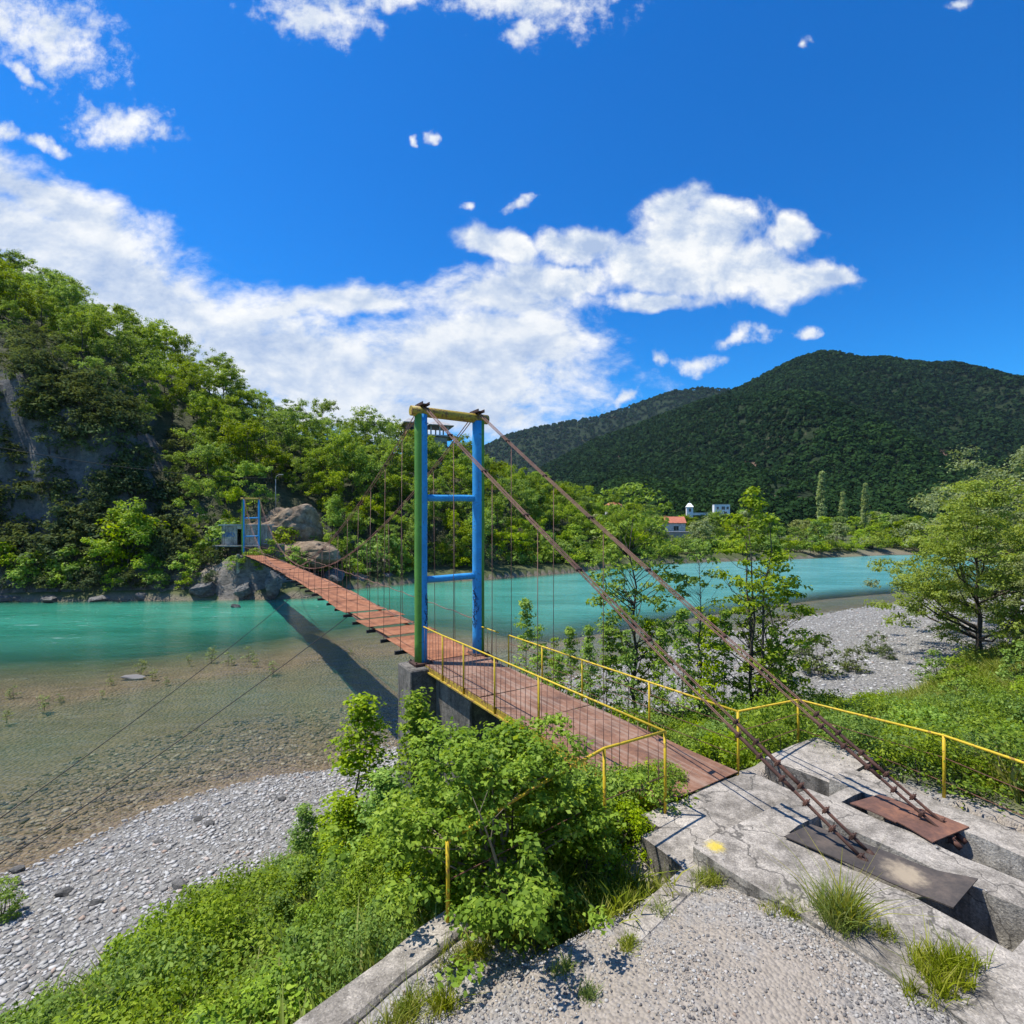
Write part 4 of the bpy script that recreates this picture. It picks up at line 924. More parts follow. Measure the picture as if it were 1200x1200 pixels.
# mountain forest: far too many trees to count
def forest(name, fz, ppx, Yr, Yb, n, size, seed, tr=(0, 1.03), q=16, ls=.62):
    rng = np.random.default_rng(seed); px = rng.uniform(max(ppx[0], 480), min(ppx[-1], 1300), n * 3); t = rng.uniform(tr[0], tr[1], n * 3) ** .8; Yy = Yb + t * (Yr - Yb)
    xx = (px - 600) / 600 * Yy; zz = fz(px, Yy)
    bare = fbm(xx * .012, Yy * .012, oct=3, seed=seed) 
    keep = bare < 9
    scar = (np.hypot((px - 930) / 42, ((614 - zz / Yy * 600) - 578) / 17) < 1 + .35 * fbm(xx * .05, Yy * .05, seed=2)) & (Yy < 600)
    keep &= ~scar | (rng.random(n * 3) < .12); px, Yy, xx, zz = [a[keep][:n] for a in (px, Yy, xx, zz)]; n = len(px)
    s = size * rng.uniform(.5, 1.35, n) * (Yy / Yr) ** .35
    # a crown is a ragged dome of leaf sprays
    d = rng.normal(0, 1, (n, q, 3)); d /= np.linalg.norm(d, axis=2, keepdims=True); d[..., 2] = np.abs(d[..., 2]) * .9 + .05
    P = np.stack([xx, Yy, zz], -1)[:, None] + d * s[:, None, None] * np.array((.5, .5, .62)) * rng.uniform(.75, 1.1, (n, q, 1)) + np.array((0, 0, .1)) * s[:, None, None]
    tone = np.clip(np.repeat(rng.normal(.45, .28, n), q) + rng.normal(0, .1, n * q) + np.repeat(.30 * fbm(xx * .011, Yy * .006, oct=4, seed=seed + 9), q), 0, 1)
    me = leaves(P.reshape(-1, 3), d.reshape(-1, 3), np.repeat(s * ls, q), rng, name, LEAF['forest'], .3, .9, rnd=tone)
    tag(link(name, me), 'dense dark green forest ' + ('at the foot of the nearer' if tr[1] < .5 else 'covering the nearer' if Yr < 1500 else 'covering the more distant') + ' mountain', 'forest', None, 'stuff')
forest('mountain_forest', m1, M1[0], M1[2], M1[3], 22000, 9.5, 3, (.22, 1.03), 18, .5)
forest('mountain_forest', m1, M1[0], M1[2], M1[3], 6500, 12.5, 6, (0, .24), 46, .30)
forest('mountain_forest', m2, M2[0], M2[2], M2[3], 13000, 12, 4)

# trees and saplings on the near bank
alder = lambda seed, H, Rr, **k: make_tree(seed, H, Rr, k.pop('zb', H * .22), k.pop('ncl', 95), k.pop('nl', 60), k.pop('ls', .13), k.pop('cr', .42), LEAF[k.pop('lm', 'alder')], k.pop('prof', 'round'), .55, k.pop('tr', .075), k.pop('limbs', 60), k.pop('stems', 1), name=k.pop('name', 'alder_tree'), shell=.6, tilt=.7, **k)
def place(o, x, y, label, cat, z=None, rz=0.0, sc=1.0, group=None):
    o.location = (x, y, gz(x, y) if z is None else z); o.rotation_euler = (0, 0, rz); o.scale = (sc,) * 3 if not isinstance(sc, tuple) else sc; return tag(o, label, cat, group)
place(alder(201, 8.4, 2.3, ncl=170, nl=30, cr=.34, zb=2.6, prof='vase', lean=(-.35, 0)), 4.05, 16.2, 'tall open alder with a dark trunk just behind the approach railing', 'tree')
place(alder(202, 7.6, 1.25, ncl=120, nl=32, cr=.33, stems=3, tr=.06, prof='column'), 7.15, 15.2, 'dense upright alder clump behind the right hand cables, several stems', 'tree')
place(alder(203, 6.6, .95, ncl=60, nl=20, cr=.28, tr=.04), 6.0, 16.4, 'thin sparse alder sapling standing between two fuller alders', 'tree')
place(alder(204, 6.0, 1.2, ncl=90, nl=30, cr=.32, stems=2, tr=.045), 8.6, 16.6, 'leafy young alder at the edge of the gravel beach', 'tree')
sap = [alder(210 + i, 4.6, .75, zb=.4, ncl=100, nl=20, ls=.10, cr=.21, prof='cone', tr=.03, limbs=30, lm='bright', name='sapling') for i in range(3)]
SAP = Kind('sapling', sap)
for i, (px, Yy, s) in enumerate([(616, 18.5, 1.15), (632, 16.5, .95), (650, 18, .85), (668, 16, .9), (690, 17.5, .95), (712, 15.5, .85), (655, 14.5, .7), (735, 13.8, .75), (775, 13.5, .75), (800, 14.5, .9), (835, 13, .8), (850, 15.5, .9), (905, 15, .75), (690, 13.2, .7), (760, 16.5, .9), (820, 17.5, 1.0)]):
    x = (px - 600) / 600 * Yy
    SAP.put((x, Yy, gz(x, Yy) - .05), s, 'slender leafy sapling behind the approach deck of the bridge', 'saplings behind the approach deck', rh)
lsap = [alder(220 + i, 3.4, .62, zb=.25, ncl=150, nl=26, ls=.066, cr=.19, prof='cone', tr=.025, limbs=36, lm='bright', name='sapling') for i in range(2)]
place(lsap[0], -2.75, 9.4, 'light green conical sapling standing alone near the gravel shore', 'sapling', sc=tuple(((-(818 - 614) / 600 * 9.4) - gz(-2.75, 9.4)) / 3.4 * np.array((1.6, 1.6, 1))))
place(lsap[1], -1.72, 9.2, 'leafy green sapling close in front of the dark bridge pier', 'sapling', sc=tuple(((-(812 - 614) / 600 * 9.2) - gz(-1.72, 9.2)) / 3.4 * np.array((1.35, 1.35, 1))))
for i, (x, y, s, lab) in enumerate([(-3.65, 9.0, 945, 'small sapling left of the conical one, on the embankment'), (-.45, 7.6, 905, 'upright shoot of leaves in front of the near pier'), (-.10, 8.0, 880, 'green sapling below the deck beside the low support block')]):
    zt_ = -(s - 614) / 600 * y; zb_ = gz(x, y) - .05; copy_thing(lsap[i % 2], (x, y, zb_), i * 2.1, (zt_ - zb_) / 3.4 * np.array((1.1, 1.1, 1)) if False else tuple((zt_ - zb_) / 3.4 * np.array((1.5, 1.5, 1))), lab)
bb = make_tree(230, 2.15, 1.12, .25, 250, 80, .067, .21, LEAF['bright'], 'round', .7, .035, 60, 6, name='hazel_bush', shell=.7, tilt=.75, bark=TWIG, lobes=22)
place(bb, -.12, 5.45, 'big bright green leafy bush growing through the yellow railing', 'bush', z=-3.98, sc=(.90, .90, .74))
bb2 = copy_thing(bb, (-.75, 6.1, -5.25), 2.0, (.75, .75, .74), 'bright green bush behind and left of the big leafy bush')
bb3 = copy_thing(bb, (.80, 6.4, -5.1), 4.0, (.72, .72, .78), 'green bush between the big leafy bush and the deck')

for i, (px, Yy, py) in enumerate([(560, 5.9, 885), (600, 5.7, 858), (528, 6.0, 925), (640, 5.8, 888), (690, 5.6, 925), (500, 6.3, 915)]):
    x = (px - 600) / 600 * Yy; zt_ = -(py - 614) / 600 * Yy; s = (zt_ + 4.6) / 3.4
    copy_thing(lsap[i % 2], (x, Yy, -4.6), i * 1.7, (s * 1.6, s * 1.6, s), 'upright bright green shoot rising out of the big leafy bush', 'shoots in the big bush')
for i, (px, Yy, py) in enumerate([(452, 8.2, 905), (405, 8.6, 935), (430, 7.4, 985), (355, 8.2, 1005), (470, 6.9, 960), (330, 7.4, 1050)]):
    x = (px - 600) / 600 * Yy; zb_ = gz(x, Yy) - .05; s = (-(py - 614) / 600 * Yy - zb_) / 3.4
    copy_thing(lsap[i % 2], (x, Yy, zb_), i * 1.1, (s * 2.2, s * 2.2, s), 'young leafy shoot standing among the brambles of the embankment', 'shoots among the left brambles')
# brambles
bram = Kind('bramble', [make_tree(240 + i, .85, .85, .02, 40, 75, .042 + .006 * i, .25, LEAF[('bramble', 'bramble', 'alder', 'bright')[i]], 'mound', .75, .01, 10, 5, name='bramble_bush', shell=.6, tilt=.7) for i in range(4)])
rb = np.random.default_rng(9); pb = []
cx, cy = rb.uniform(-9.5, 2.5, 9000), rb.uniform(1.2, 15.5, 9000); cz = zones(cx, cy)
for x, y, dt_, de_ in zip(cx, cy, cz[2], cz[3]):
    if len(pb) >= 165: break
    if de_ > -.42: continue
    if abs(x / y) > 1.25 or y < 3.0 or dt_ < .8: continue
    u_, v_ = uvof(x, y)
    if -.6 < u_ < 2.6 and abs(v_) < 1.5: continue
    if any((q[0] - x) ** 2 + (q[1] - y) ** 2 < .66 ** 2 for q in pb): continue
    pb.append((x, y, dt_))
for x, y, dt_ in pb:
    s = rb.uniform(.6, 1.35); bram.put((x, y, gz(x, y) - .12), (s, s, s * rb.uniform(.5, 1.25) * min(1, .45 + .25 * dt_)), 'green bramble mound on the embankment above the gravel shore', 'brambles on the left embankment', rb)
for i, (x, y, s) in enumerate([(1.72, 6.72, .75), (1.15, 6.75, .8), (1.35, 6.2, .6), (2.15, 7.25, .55), (.75, 6.15, .7)]):
    bram.put((x, y, -3.95 if i != 3 else -3.9), s, 'low dark bramble mound hugging the lower end of the deck', 'brambles at the deck end', rb)
pr = []; cx, cy = rb.uniform(3.5, 17, 9000), rb.uniform(4.5, 18, 9000); cz = zones(cx, cy)
for x, y, dt_ in zip(cx, cy, cz[2]):
    if len(pr) >= 150: break
    u_, v_ = uvof(x, y)
    if v_ < 2.75 + .2 * math.sin(u_ * 3) or x / y > 1.2: continue
    if dt_ < .8: continue
    if y > 8 and x > 9.2 + .25 * (y - 8) and rb.random() < .86: continue
    if any((q[0] - x) ** 2 + (q[1] - y) ** 2 < .66 ** 2 for q in pr): continue
    pr.append((x, y))
for x, y in pr:
    s = rb.uniform(.85, 1.35); bram.put((x, y, gz(x, y) - .06), (s, s, s * rb.uniform(.8, 1.2)), 'green bramble mound beyond the yellow railing of the anchor block', 'brambles beyond the right railing', rb)
for i in range(60):
    x, y = rb.uniform(.5, 12), rb.uniform(11.5, 18.5); u_, v_ = uvof(x, y)
    if v_ < 1.3: continue
    s = rb.uniform(.8, 1.4); bram.put((x, y, gz(x, y) - .06), (s, s, s * 1.2), 'undergrowth bush below the alders beside the bridge', 'undergrowth below the alders', rb)

# the large trees on the right
place(make_tree(260, 9.2, 4.3, 1.5, 320, 130, .15, .70, LEAF['yellow'], 'round', .55, .17, 34, lean=(-.3, 0), name='elm_tree', shell=.6, lobes=26), 25.6, 28.0, 'large yellow-green tree with spreading layers on the edge of the gravel beach', 'tree', sc=(.84, .84, .98))
place(make_tree(261, 11.5, 5.0, 1.5, 210, 120, .19, .95, LEAF['willow'], 'round', .7, .2, 30, name='willow_tree', shell=.6, lobes=24), 33.2, 33.6, 'tall grey-green willow behind the yellow-green tree', 'tree')
place(make_tree(262, 5.2, 2.6, 1.2, 70, 110, .17, .7, LEAF['yellow'], 'round', .5, .09, 24, name='young_tree', shell=.6, lobes=14), 27.6, 26.0, 'smaller yellow-green tree with dark trunk at the right edge of the meadow', 'tree')
wl_ = [o for o in C.objects if o.name.startswith('willow_tree')][0]
copy_thing(wl_, (30.6, 31.0, gz(30.6, 31.0)), 2.2, (.62, .62, .66), 'pale grey-green willow tree standing directly behind the yellow-green tree at the right edge')
copy_thing(wl_, (24.0, 21.5, gz(24.0, 21.5)), 4.0, (.42, .42, .42), 'smaller pale willow in the meadow at the right edge of the view')
sh = Kind('bush', [make_tree(270 + i, 1.8, .9, .1, 36, 40, .12, .32, LEAF['scrub'] if i == 0 else LEAF['alder'], 'mound', .8, .02, 20, 5, name='willow_bush', shell=.7) for i in range(2)])
for i, (px, py, s, lab) in enumerate([(958, 785, 1.15, 'feathery willow bush on the gravel beach, the largest there'), (1000, 783, .75, 'small willow bush right of the largest one on the gravel'), (1027, 762, .7, 'low willow bush standing farther out on the white gravel'), (1040, 770, .45, 'tiny low bush on the white gravel'), (940, 760, .6, 'thin willow bush at the back of the gravel beach'), (915, 790, .9, 'willow bush between the alders and the open gravel')]):
    p = at(px, py, -7.35); sh.put((p[0], p[1], gz(p[0], p[1]) - .05), s, lab, 'bushes on the gravel beach', rb)
for i, (x, y, s, lab) in enumerate([(17.5, 20.0, .9, 'leafy bush in the middle of the green meadow'), (19.5, 23.5, .8, 'bush at the back of the meadow near the big tree'), (15, 17.2, .75, 'bush at the front of the meadow'), (21, 21, 1.0, 'bush on the right side of the meadow')]):
    sh.put((x, y, gz(x, y) - .05), s, lab, 'meadow bushes', rb, 1)

# grass
def grass(name, P, h, rng, label, nb=14, spread=.10, w=.012, lm='grass'):
    n = len(P); b = P[:, None] + np.concatenate([rng.normal(0, spread, (n, nb, 2)), np.zeros((n, nb, 1))], 2)
    hh = (h[:, None] * rng.uniform(.45, 1.2, (n, nb)))[..., None]; d = rng.normal(0, .42, (n, nb, 3)); d[..., 2] = 1
    an = rng.uniform(0, 6.28, (n, nb)); sd_ = np.stack([np.cos(an), np.sin(an), np.zeros_like(an)], -1) * w * (1 + hh * 1.2)
    m_ = b + d * hh * .55; tp = b + d * hh + np.stack([d[..., 0], d[..., 1], -.4 * np.ones_like(an)], -1) * hh * .25
    V = np.stack([b - sd_, b + sd_, m_ + sd_ * .8, m_ - sd_ * .8, tp + sd_ * .12, tp - sd_ * .12], 2).reshape(-1, 3)
    F = (np.array([(0, 1, 2, 3), (3, 2, 4, 5)])[None] + 6 * np.arange(n * nb)[:, None, None]).reshape(-1, 4)
    me = np_mesh(name, V, F, LEAF[lm], {'rnd': ('FACE', np.repeat(np.clip(np.repeat(rng.normal(.5, .25, n), nb) + rng.normal(0, .15, n * nb), 0, 1), 2))})
    return tag(link(name, me), label, 'grass', None, 'stuff')
rg = np.random.default_rng(31)
x = rg.uniform(3.5, 40, 34000); y = rg.uniform(6, 32, 34000); _, _, dtt, dee = zones(x, y); u_, v_ = uvof(x, y)
k = (dtt > .3 * vnoise(x, y, seed=3) + .2) & (v_ > 2.7) & (x / y < 1.15) & (x > 5 + .2 * y); x, y = x[k], y[k]
grass('meadow_grass', np.stack([x, y, height(x, y)], -1), rg.uniform(.25, .6, len(x)), rg, 'long green meadow grass on the slope right of the bridge', 16, .16, .014)
x = rg.uniform(-10, 2.6, 9000); y = rg.uniform(1.5, 15.5, 9000); _, _, dtt, dee = zones(x, y); k = (dtt > -.3 + .5 * vnoise(x * 1.3, y * 1.3, seed=5)) & (dee < -.25) & (np.abs(x / y) < 1.2); x, y = x[k], y[k]
grass('bank_grass', np.stack([x, y, height(x, y)], -1), rg.uniform(.2, .5, len(x)), rg, 'grass between the brambles on the left embankment', 12, .12, .012)
# tufts on the gravel terrace
def tufts(cx, cy, sx_, sy_, rot, n, h, lm='grass'):
    a = rg.normal(0, 1, (n, 2)) * np.array((sx_, sy_)); c_, s_ = math.cos(rot), math.sin(rot); x = cx + a[:, 0] * c_ - a[:, 1] * s_; y = cy + a[:, 0] * s_ + a[:, 1] * c_
    return np.stack([x, y, np.maximum(height(x, y), -3.95)], -1), rg.uniform(.5, 1.2, n) * h
TU = [('thin tall weed stalks rising above the tuft by the anchor block', 990, 1122, .02, .02, 7, .52), ('tall weed tuft between the gravel and the anchor block', 985, 1120, .07, .07, 44, .30), ('wide grass tuft at the lower right beside the anchor block', 1105, 1185, .17, .08, 50, .19), ('grass strip along the side of the anchor block', 834, 1042, .13, .05, 46, .13),
      ('dry grass patch left of the tall weed', 925, 1100, .10, .08, 30, .12), ('small grass tuft in the middle of the gravel', 737, 1122, .06, .03, 16, .09), ('thin green weed in the gravel near the lower edge', 522, 1185, .04, .04, 12, .20),
      ('grass tuft by the foot of the retaining wall', 470, 1190, .14, .06, 34, .15), ('little dry tuft in the gravel', 660, 1150, .07, .03, 14, .08), ('grass on the kerb beside the gully', 778, 1030, .16, .08, 50, .15), ('grass along the inner edge of the wall under the bush', 545, 1120, .14, .06, 40, .14),
      ('sparse tuft in the gravel beside the kerb', 775, 1080, .08, .03, 16, .08), ('small tuft beside the tall weed', 1035, 1135, .04, .03, 10, .10), ('tiny tuft at the bottom edge', 690, 1188, .03, .02, 12, .08)]
for lab, px, py, a, b, n, h in TU:
    p = at(px, py, -3.74); P, hh = tufts(p[0], p[1], a, b, .6, n, h)
    if px > 950:
        u_, v_ = uvof(P[:, 0], P[:, 1]); P[:, 2] = np.where(v_ > -1.3, -3.45, P[:, 2]); 
    o = grass('grass_tuft', P - np.array((0, 0, .01)), hh, rg, lab, 20, .03, .0032); o['kind'] = 'thing'; o['group'] = 'grass tufts on the gravel'
x = rg.uniform(-.6, 1.9, 900); y = rg.uniform(4.7, 6.9, 900); u_, v_ = uvof(x, y); _, _, _, dee = zones(x, y); k = (v_ < -1.75) & (dee > -.5) & (dee < .75 + .3 * vnoise(x * 3, y * 3)) & (v_ > -3.6) & (x + .3 * (y - 5) > -.4); x, y = x[k], y[k]
grass('gully_grass', np.stack([x, y, height(x, y)], -1), rg.uniform(.10, .30, len(x)), rg, 'green and dry grass in the gully below the big bush', 14, .06, .008)

# stones
ICO = None
def ico():
    t = (1 + 5 ** .5) / 2; v = np.array([(-1, t, 0), (1, t, 0), (-1, -t, 0), (1, -t, 0), (0, -1, t), (0, 1, t), (0, -1, -t), (0, 1, -t), (t, 0, -1), (t, 0, 1), (-t, 0, -1), (-t, 0, 1)]); v /= np.linalg.norm(v[0])
    f = np.array([(0, 11, 5), (0, 5, 1), (0, 1, 7), (0, 7, 10), (0, 10, 11), (1, 5, 9), (5, 11, 4), (11, 10, 2), (10, 7, 6), (7, 1, 8), (3, 9, 4), (3, 4, 2), (3, 2, 6), (3, 6, 8), (3, 8, 9), (4, 9, 5), (2, 4, 11), (6, 2, 10), (8, 6, 7), (9, 8, 1)])
    return v, f
def stones(name, P, S, rng, label, flat=.5, mat_=None, kind='stuff'):
    v, f = ico(); n = len(P); an = rng.uniform(0, 6.28, n); c_, s_ = np.cos(an), np.sin(an)
    q = v[None] * (1 + .22 * rng.normal(0, 1, (n, 12, 1)).clip(-1.5, 1.5)) * np.stack([np.ones(n), rng.uniform(.55, .95, n), flat * rng.uniform(.6, 1.2, n)], -1)[:, None]
    x = q[..., 0] * c_[:, None] - q[..., 1] * s_[:, None]; y = q[..., 0] * s_[:, None] + q[..., 1] * c_[:, None]
    V = np.stack([x, y, q[..., 2]], -1) * S[:, None, None] + P[:, None]
    F = (f[None] + 12 * np.arange(n)[:, None, None]).reshape(-1, 3)
    return tag(link(name, np_mesh(name, V.reshape(-1, 3), F, mat_ or PEBBLE, {'rnd': ('FACE', np.repeat(rng.random(n), 20))}, True)), label, 'gravel', None, kind)
def sizes(n, a, b): return a * (b / a) ** (rg.random(n) ** 2.2)
x = rg.uniform(-16, 1, 110000); y = rg.uniform(5, 24, 110000); dnn, _, dtt, _ = zones(x, y); k = (dnn > -7) & (dtt < .4) & (np.abs(x / y) < 1.15) & (rg.random(110000) < np.interp(dnn, [-7, -1, 0, 1], [.4, .6, .8, 1])); x, y = x[k], y[k]; w_ = height(x, y) < WATER - .015; xw, yw = x[w_][:9000], y[w_][:9000]; x, y = x[~w_][:22000], y[~w_][:22000]
S = sizes(len(xw), .025, .12); stones('river_stones', np.stack([xw, yw, np.minimum(height(xw, yw) + S * .1, WATER - .02 - .4 * S)], -1), S, rg, 'brown stones lying under the clear shallow water', .45, PEBBLE3)
S = sizes(len(x), .016, .085); hz_ = height(x, y); stones('beach_pebbles', np.stack([x, y, np.where(hz_ < WATER - .02, np.minimum(hz_ + S * .1, WATER - .02 - .4 * S), hz_ + S * .15)], -1), S, rg, 'pale grey river pebbles on the left gravel shore', .45)
x = rg.uniform(-6, 45, 90000); y = rg.uniform(17, 58, 90000); dnn, _, dtt, _ = zones(x, y); k = (dnn > -1.0) & (dtt < .2) & (x / y < 1.12); x, y = x[k][:24000], y[k][:24000]
S = sizes(len(x), .03, .12); stones('beach_pebbles', np.stack([x, y, height(x, y) + S * .15], -1), S, rg, 'white grey pebbles on the right gravel beach', .45)
x = rg.uniform(-1.8, 5, 60000); y = rg.uniform(3.0, 6.2, 60000); u_, v_ = uvof(x, y); _, _, _, dee = zones(x, y)
k = (dee > .28) & (v_ < -1.33) & (rg.random(60000) < sstep(-.25, .45, fbm(x * 1.1, y * 1.1, oct=3, seed=14) + .26)); x, y = x[k][:19000], y[k][:19000]
S = sizes(len(x), .0045, .019); stones('path_gravel', np.stack([x, y, height(x, y) + S * .2], -1), S, rg, 'loose grey gravel chippings on the terrace in front', .7, PEBBLE2)
u_ = rg.uniform(7.95, 12.5, 2600); v_ = rg.uniform(-1.28, 2.9, 2600); q = T0 + u_[:, None] * Ud + v_[:, None] * Vd; zt = np.array([(top_b(a, b) if a > 8.85 else top_s(a, b)) or -3.8 for a, b in zip(u_, v_)])
k = (zt > -3.6) & (rg.random(2600) < .15 + .85 * (v_ > 2.0)) ; S = sizes(k.sum(), .004, .016); stones('loose_grit', np.stack([q[k, 0], q[k, 1], zt[k] + S * .3], -1), S, rg, 'loose grit scattered over the concrete', .7)

def rock(name, seed, loc, size, m, label, cat='boulder', group=None, sub=4, rot=0.0, amp=.45, facets=16):
    import bmesh
    bm = bmesh.new(); bmesh.ops.create_icosphere(bm, subdivisions=sub, radius=1)
    V = np.array([v.co[:] for v in bm.verts]); d = fbm(V[:, 0] * 1.2 + seed, V[:, 1] * 1.2, V[:, 2] * 1.2, 5, seed) * amp
    cell = np.round(fbm(V[:, 0] * 1.7, V[:, 1] * 1.7 + seed, V[:, 2] * 1.7, 2, seed + 5) * 5) / 5 * amp * .5
    V = V * (1 + d)[:, None]
    for nrm_ in np.random.default_rng(seed).normal(0, 1, (facets, 3)):       # broken faces
        nrm_ /= np.linalg.norm(nrm_); V = V - np.maximum(0, V @ nrm_ - .62)[:, None] * nrm_ * .9
    V = (V * (1 + .22 * cell)[:, None] + .035 * fbm(V[:, 0] * 6, V[:, 1] * 6, V[:, 2] * 6, 3, seed)[:, None] * V) * np.array(size) * 1.15; c_, s_ = math.cos(rot), math.sin(rot); V = np.stack([V[:, 0] * c_ - V[:, 1] * s_, V[:, 0] * s_ + V[:, 1] * c_, V[:, 2]], -1)
    for v, p in zip(bm.verts, V): v.co = p
    me = bpy.data.meshes.new(name); bm.to_mesh(me); bm.free(); me.materials.append(m)
    o = link(name, me); o.location = loc; return tag(o, label, cat, group)
rk_l = [(238, 692, 56.6, (1.5, 1.0, 1.0), 'broken grey rock ledge at the far waterline'), 
        (286, 692, 56.6, (1.2, 1.0, .8), 'pale grey rock directly below the far pier'), (320, 686, 57, (1.0, 1.0, 1.9), 'dark blocky rock right of the far pier'), (352, 694, 60, (1.4, 1.2, .8), 'dark low rock in the shade at the water under the bridge'), (390, 678, 66, (2.4, 1.4, 1.4), 'dark rock wall behind the bridge deck'),
        (420, 680, 69, (1.9, 1.3, 1.2), 'pale rocky bank behind the deck'), (170, 699, 56.5, (1.3, .8, .6), 'grey rock at the far waterline below the yellow-green tree'), (450, 680, 72, (2.0, 1.5, 1.0), 'low rock on the far shore left of the near tower'), (120, 702, 55.6, (1.6, .8, .5), 'low grey rock shelf at the far waterline'), (60, 702, 55.4, (2.2, .8, .55), 'long grey rock shelf at the foot of the cliff'), (10, 702, 55.2, (2.0, .8, .5), 'grey rock shelf at the far left waterline')]
for i, (px, py, Yy, sz, lab) in enumerate(rk_l): rock('shore_rock', 20 + i, tuple(atY(px, py, Yy)), sz, ROCK, lab, 'rock', 'rocks along the far waterline', 4, i * 1.3)
rock('earth_bluff', 61, tuple(atY(338, 628, 71)), (4.3, 3.0, 4.3), EARTH, 'eroded brown earth bluff right of the far tower', 'bluff', None, 5, .4, .55, 0)
rock('earth_bluff', 63, tuple(atY(352, 652, 68)), (4.6, 2.6, 1.7), EARTH, 'pale sloping earth bank below the brown bluff', 'bluff', None, 5, -.4, .45, 0)
rock('boulder', 71, (-7.55, 8.3, gz(-7.55, 8.3) + .05), (.34, .26, .22), ROCK, 'grey boulder at the edge of the brambles in the lower left corner', sub=3)
rock('boulder', 72, tuple(at(155, 793, WATER)), (.75, .4, .12), PEBBLE, 'pale flat stone breaking the surface on the shoal', sub=3)
rock('boulder', 73, tuple(atY(277, 711, 51)), (.5, .35, .3), ROCK, 'small dark stone in the river below the far pier', sub=3)
for i, (px, py, s) in enumerate([(20, 1010, .14), (210, 1045, .15), (75, 1045, .16), (112, 1060, .12), (20, 1030, .10), (245, 965, .13), (232, 957, .12), (330, 935, .11), (185, 985, .10)]):
    p = at(px, py, -8.1); rock('boulder', 80 + i, (p[0], p[1], gz(p[0], p[1]) + .03), (s * 1.3, s, s * .7), ROCK, 'larger dark cobble lying among the pale shore pebbles', 'cobble', 'dark cobbles on the shore', 2)
# sprigs standing on the flooded shoal
spr = Kind('water plant', [make_tree(280 + i, .9, .45, .03, 14, 18, .10, .2, LEAF['willow'], 'mound', .9, .01, 10, 4, name='water_sprig', shell=.8) for i in range(2)])
for i, (px, py, s) in enumerate([(165, 788, .8), (180, 795, .6), (222, 775, .5), (248, 772, .9), (268, 777, .8), (292, 772, .9), (300, 780, .5), (320, 787, .7), (195, 800, .4), (50, 830, .7), (15, 815, .6), (8, 842, .5), (130, 800, .5), (120, 815, .35), (70, 820, .4), (410, 765, .4)]):
    p = at(px, py, WATER); spr.put((p[0], p[1], WATER - .08), s, 'small green sprig standing out of the shallow shoal', 'sprigs on the flooded shoal', rg)
p = at(5, 1060, -7.9); gb = copy_thing(sh.p[1], (p[0], p[1], gz(p[0], p[1]) - .05), 1.0, .45, 'small green bush on the gravel at the left edge')

# ---------------------------------------------------------------- buildings
def house(name, base, w, d, h, wallm, roofm, label, rz=0.0, roof='gable', rh_=1.6, wins=(), ov=.35, door=None):
    root = empty(name, base, rz); tag(root, label, 'house'); mb = MB()
    mb.box((0, 0, h / 2 - 1), (w, d, h + 2)); 
    if roof == 'gable': mb.add([(-w / 2, -d / 2, h), (w / 2, -d / 2, h), (w / 2, d / 2, h), (-w / 2, d / 2, h), (-w / 2, 0, h + rh_ * .96), (w / 2, 0, h + rh_ * .96)], [(0, 4, 3), (1, 2, 5), (0, 1, 5, 4), (2, 3, 4, 5)])
    mb.build('wall', wallm, root); r = MB()
    if roof == 'gable':
        for s in (-1, 1):
            a = [(-w / 2 - ov, s * (d / 2 + ov), h - .2), (w / 2 + ov, s * (d / 2 + ov), h - .2), (w / 2 + ov, 0, h + rh_ + .02), (-w / 2 - ov, 0, h + rh_ + .02)]
            r.add(a + [(x, y, z + .14) for x, y, z in a], [(0, 1, 2, 3), (7, 6, 5, 4), (0, 4, 5, 1), (1, 5, 6, 2), (3, 2, 6, 7), (0, 3, 7, 4)])
    elif roof == 'hip':
        W2, D2 = w / 2 + ov, d / 2 + ov
        r.add([(-W2, -D2, h), (W2, -D2, h), (W2, D2, h), (-W2, D2, h), (-w * .2, 0, h + rh_), (w * .2, 0, h + rh_)], [(0, 1, 5, 4), (1, 2, 5), (2, 3, 4, 5), (3, 0, 4), (3, 2, 1, 0)])
    else: r.box((0, 0, h + .1), (w + 2 * ov, d + 2 * ov, .2))
    r.build('roof', roofm, root)
    for (x, z, ww, hh) in wins:
        f = MB(); y = -d / 2 - .02
        f.box((x, y, z + hh / 2 + .05), (ww + .2, .08, .1)); f.box((x, y, z - hh / 2 - .05), (ww + .2, .1, .1)); f.box((x - ww / 2 - .05, y, z), (.1, .08, hh)); f.box((x + ww / 2 + .05, y, z), (.1, .08, hh)); f.box((x, y, z), (.05, .06, hh))
        fo = f.build('window', WHITE, root); q = MB(); q.box((x, y + .02, z), (ww, .05, hh)); q.build('pane', GLASS, fo)
    return root
p = atY(777, 622, 172)
house('red_roof_house', (p[0], p[1], -6.0), 13, 8, 6.4, PLASTER, ROOF, 'low white house with a red tiled roof across the river', -.15, 'gable', 1.9, [(-4, 4.6, 1.4, 1.5), (-.5, 4.6, 1.2, 1.5), (3.6, 4.6, 1.6, 1.5)])
p = atY(792, 622, 160)
house('grey_shed', (p[0], p[1], -6.2), 9, 4, 3.6, GREYW, GREYW, 'low flat grey shed right of the red roofed house', -.1, 'flat', 1, [], .15)
p = atY(719, 588, 200)
house('small_house', (p[0], p[1], 3.0), 5, 5, 4.2, PLASTER, ROOF, 'small house with an orange roof among the trees of the low ridge', .2, 'hip', 1.6, [(-1.2, 3, 1, 1.2), (1.2, 3, 1, 1.2)])
Yc = 300.0
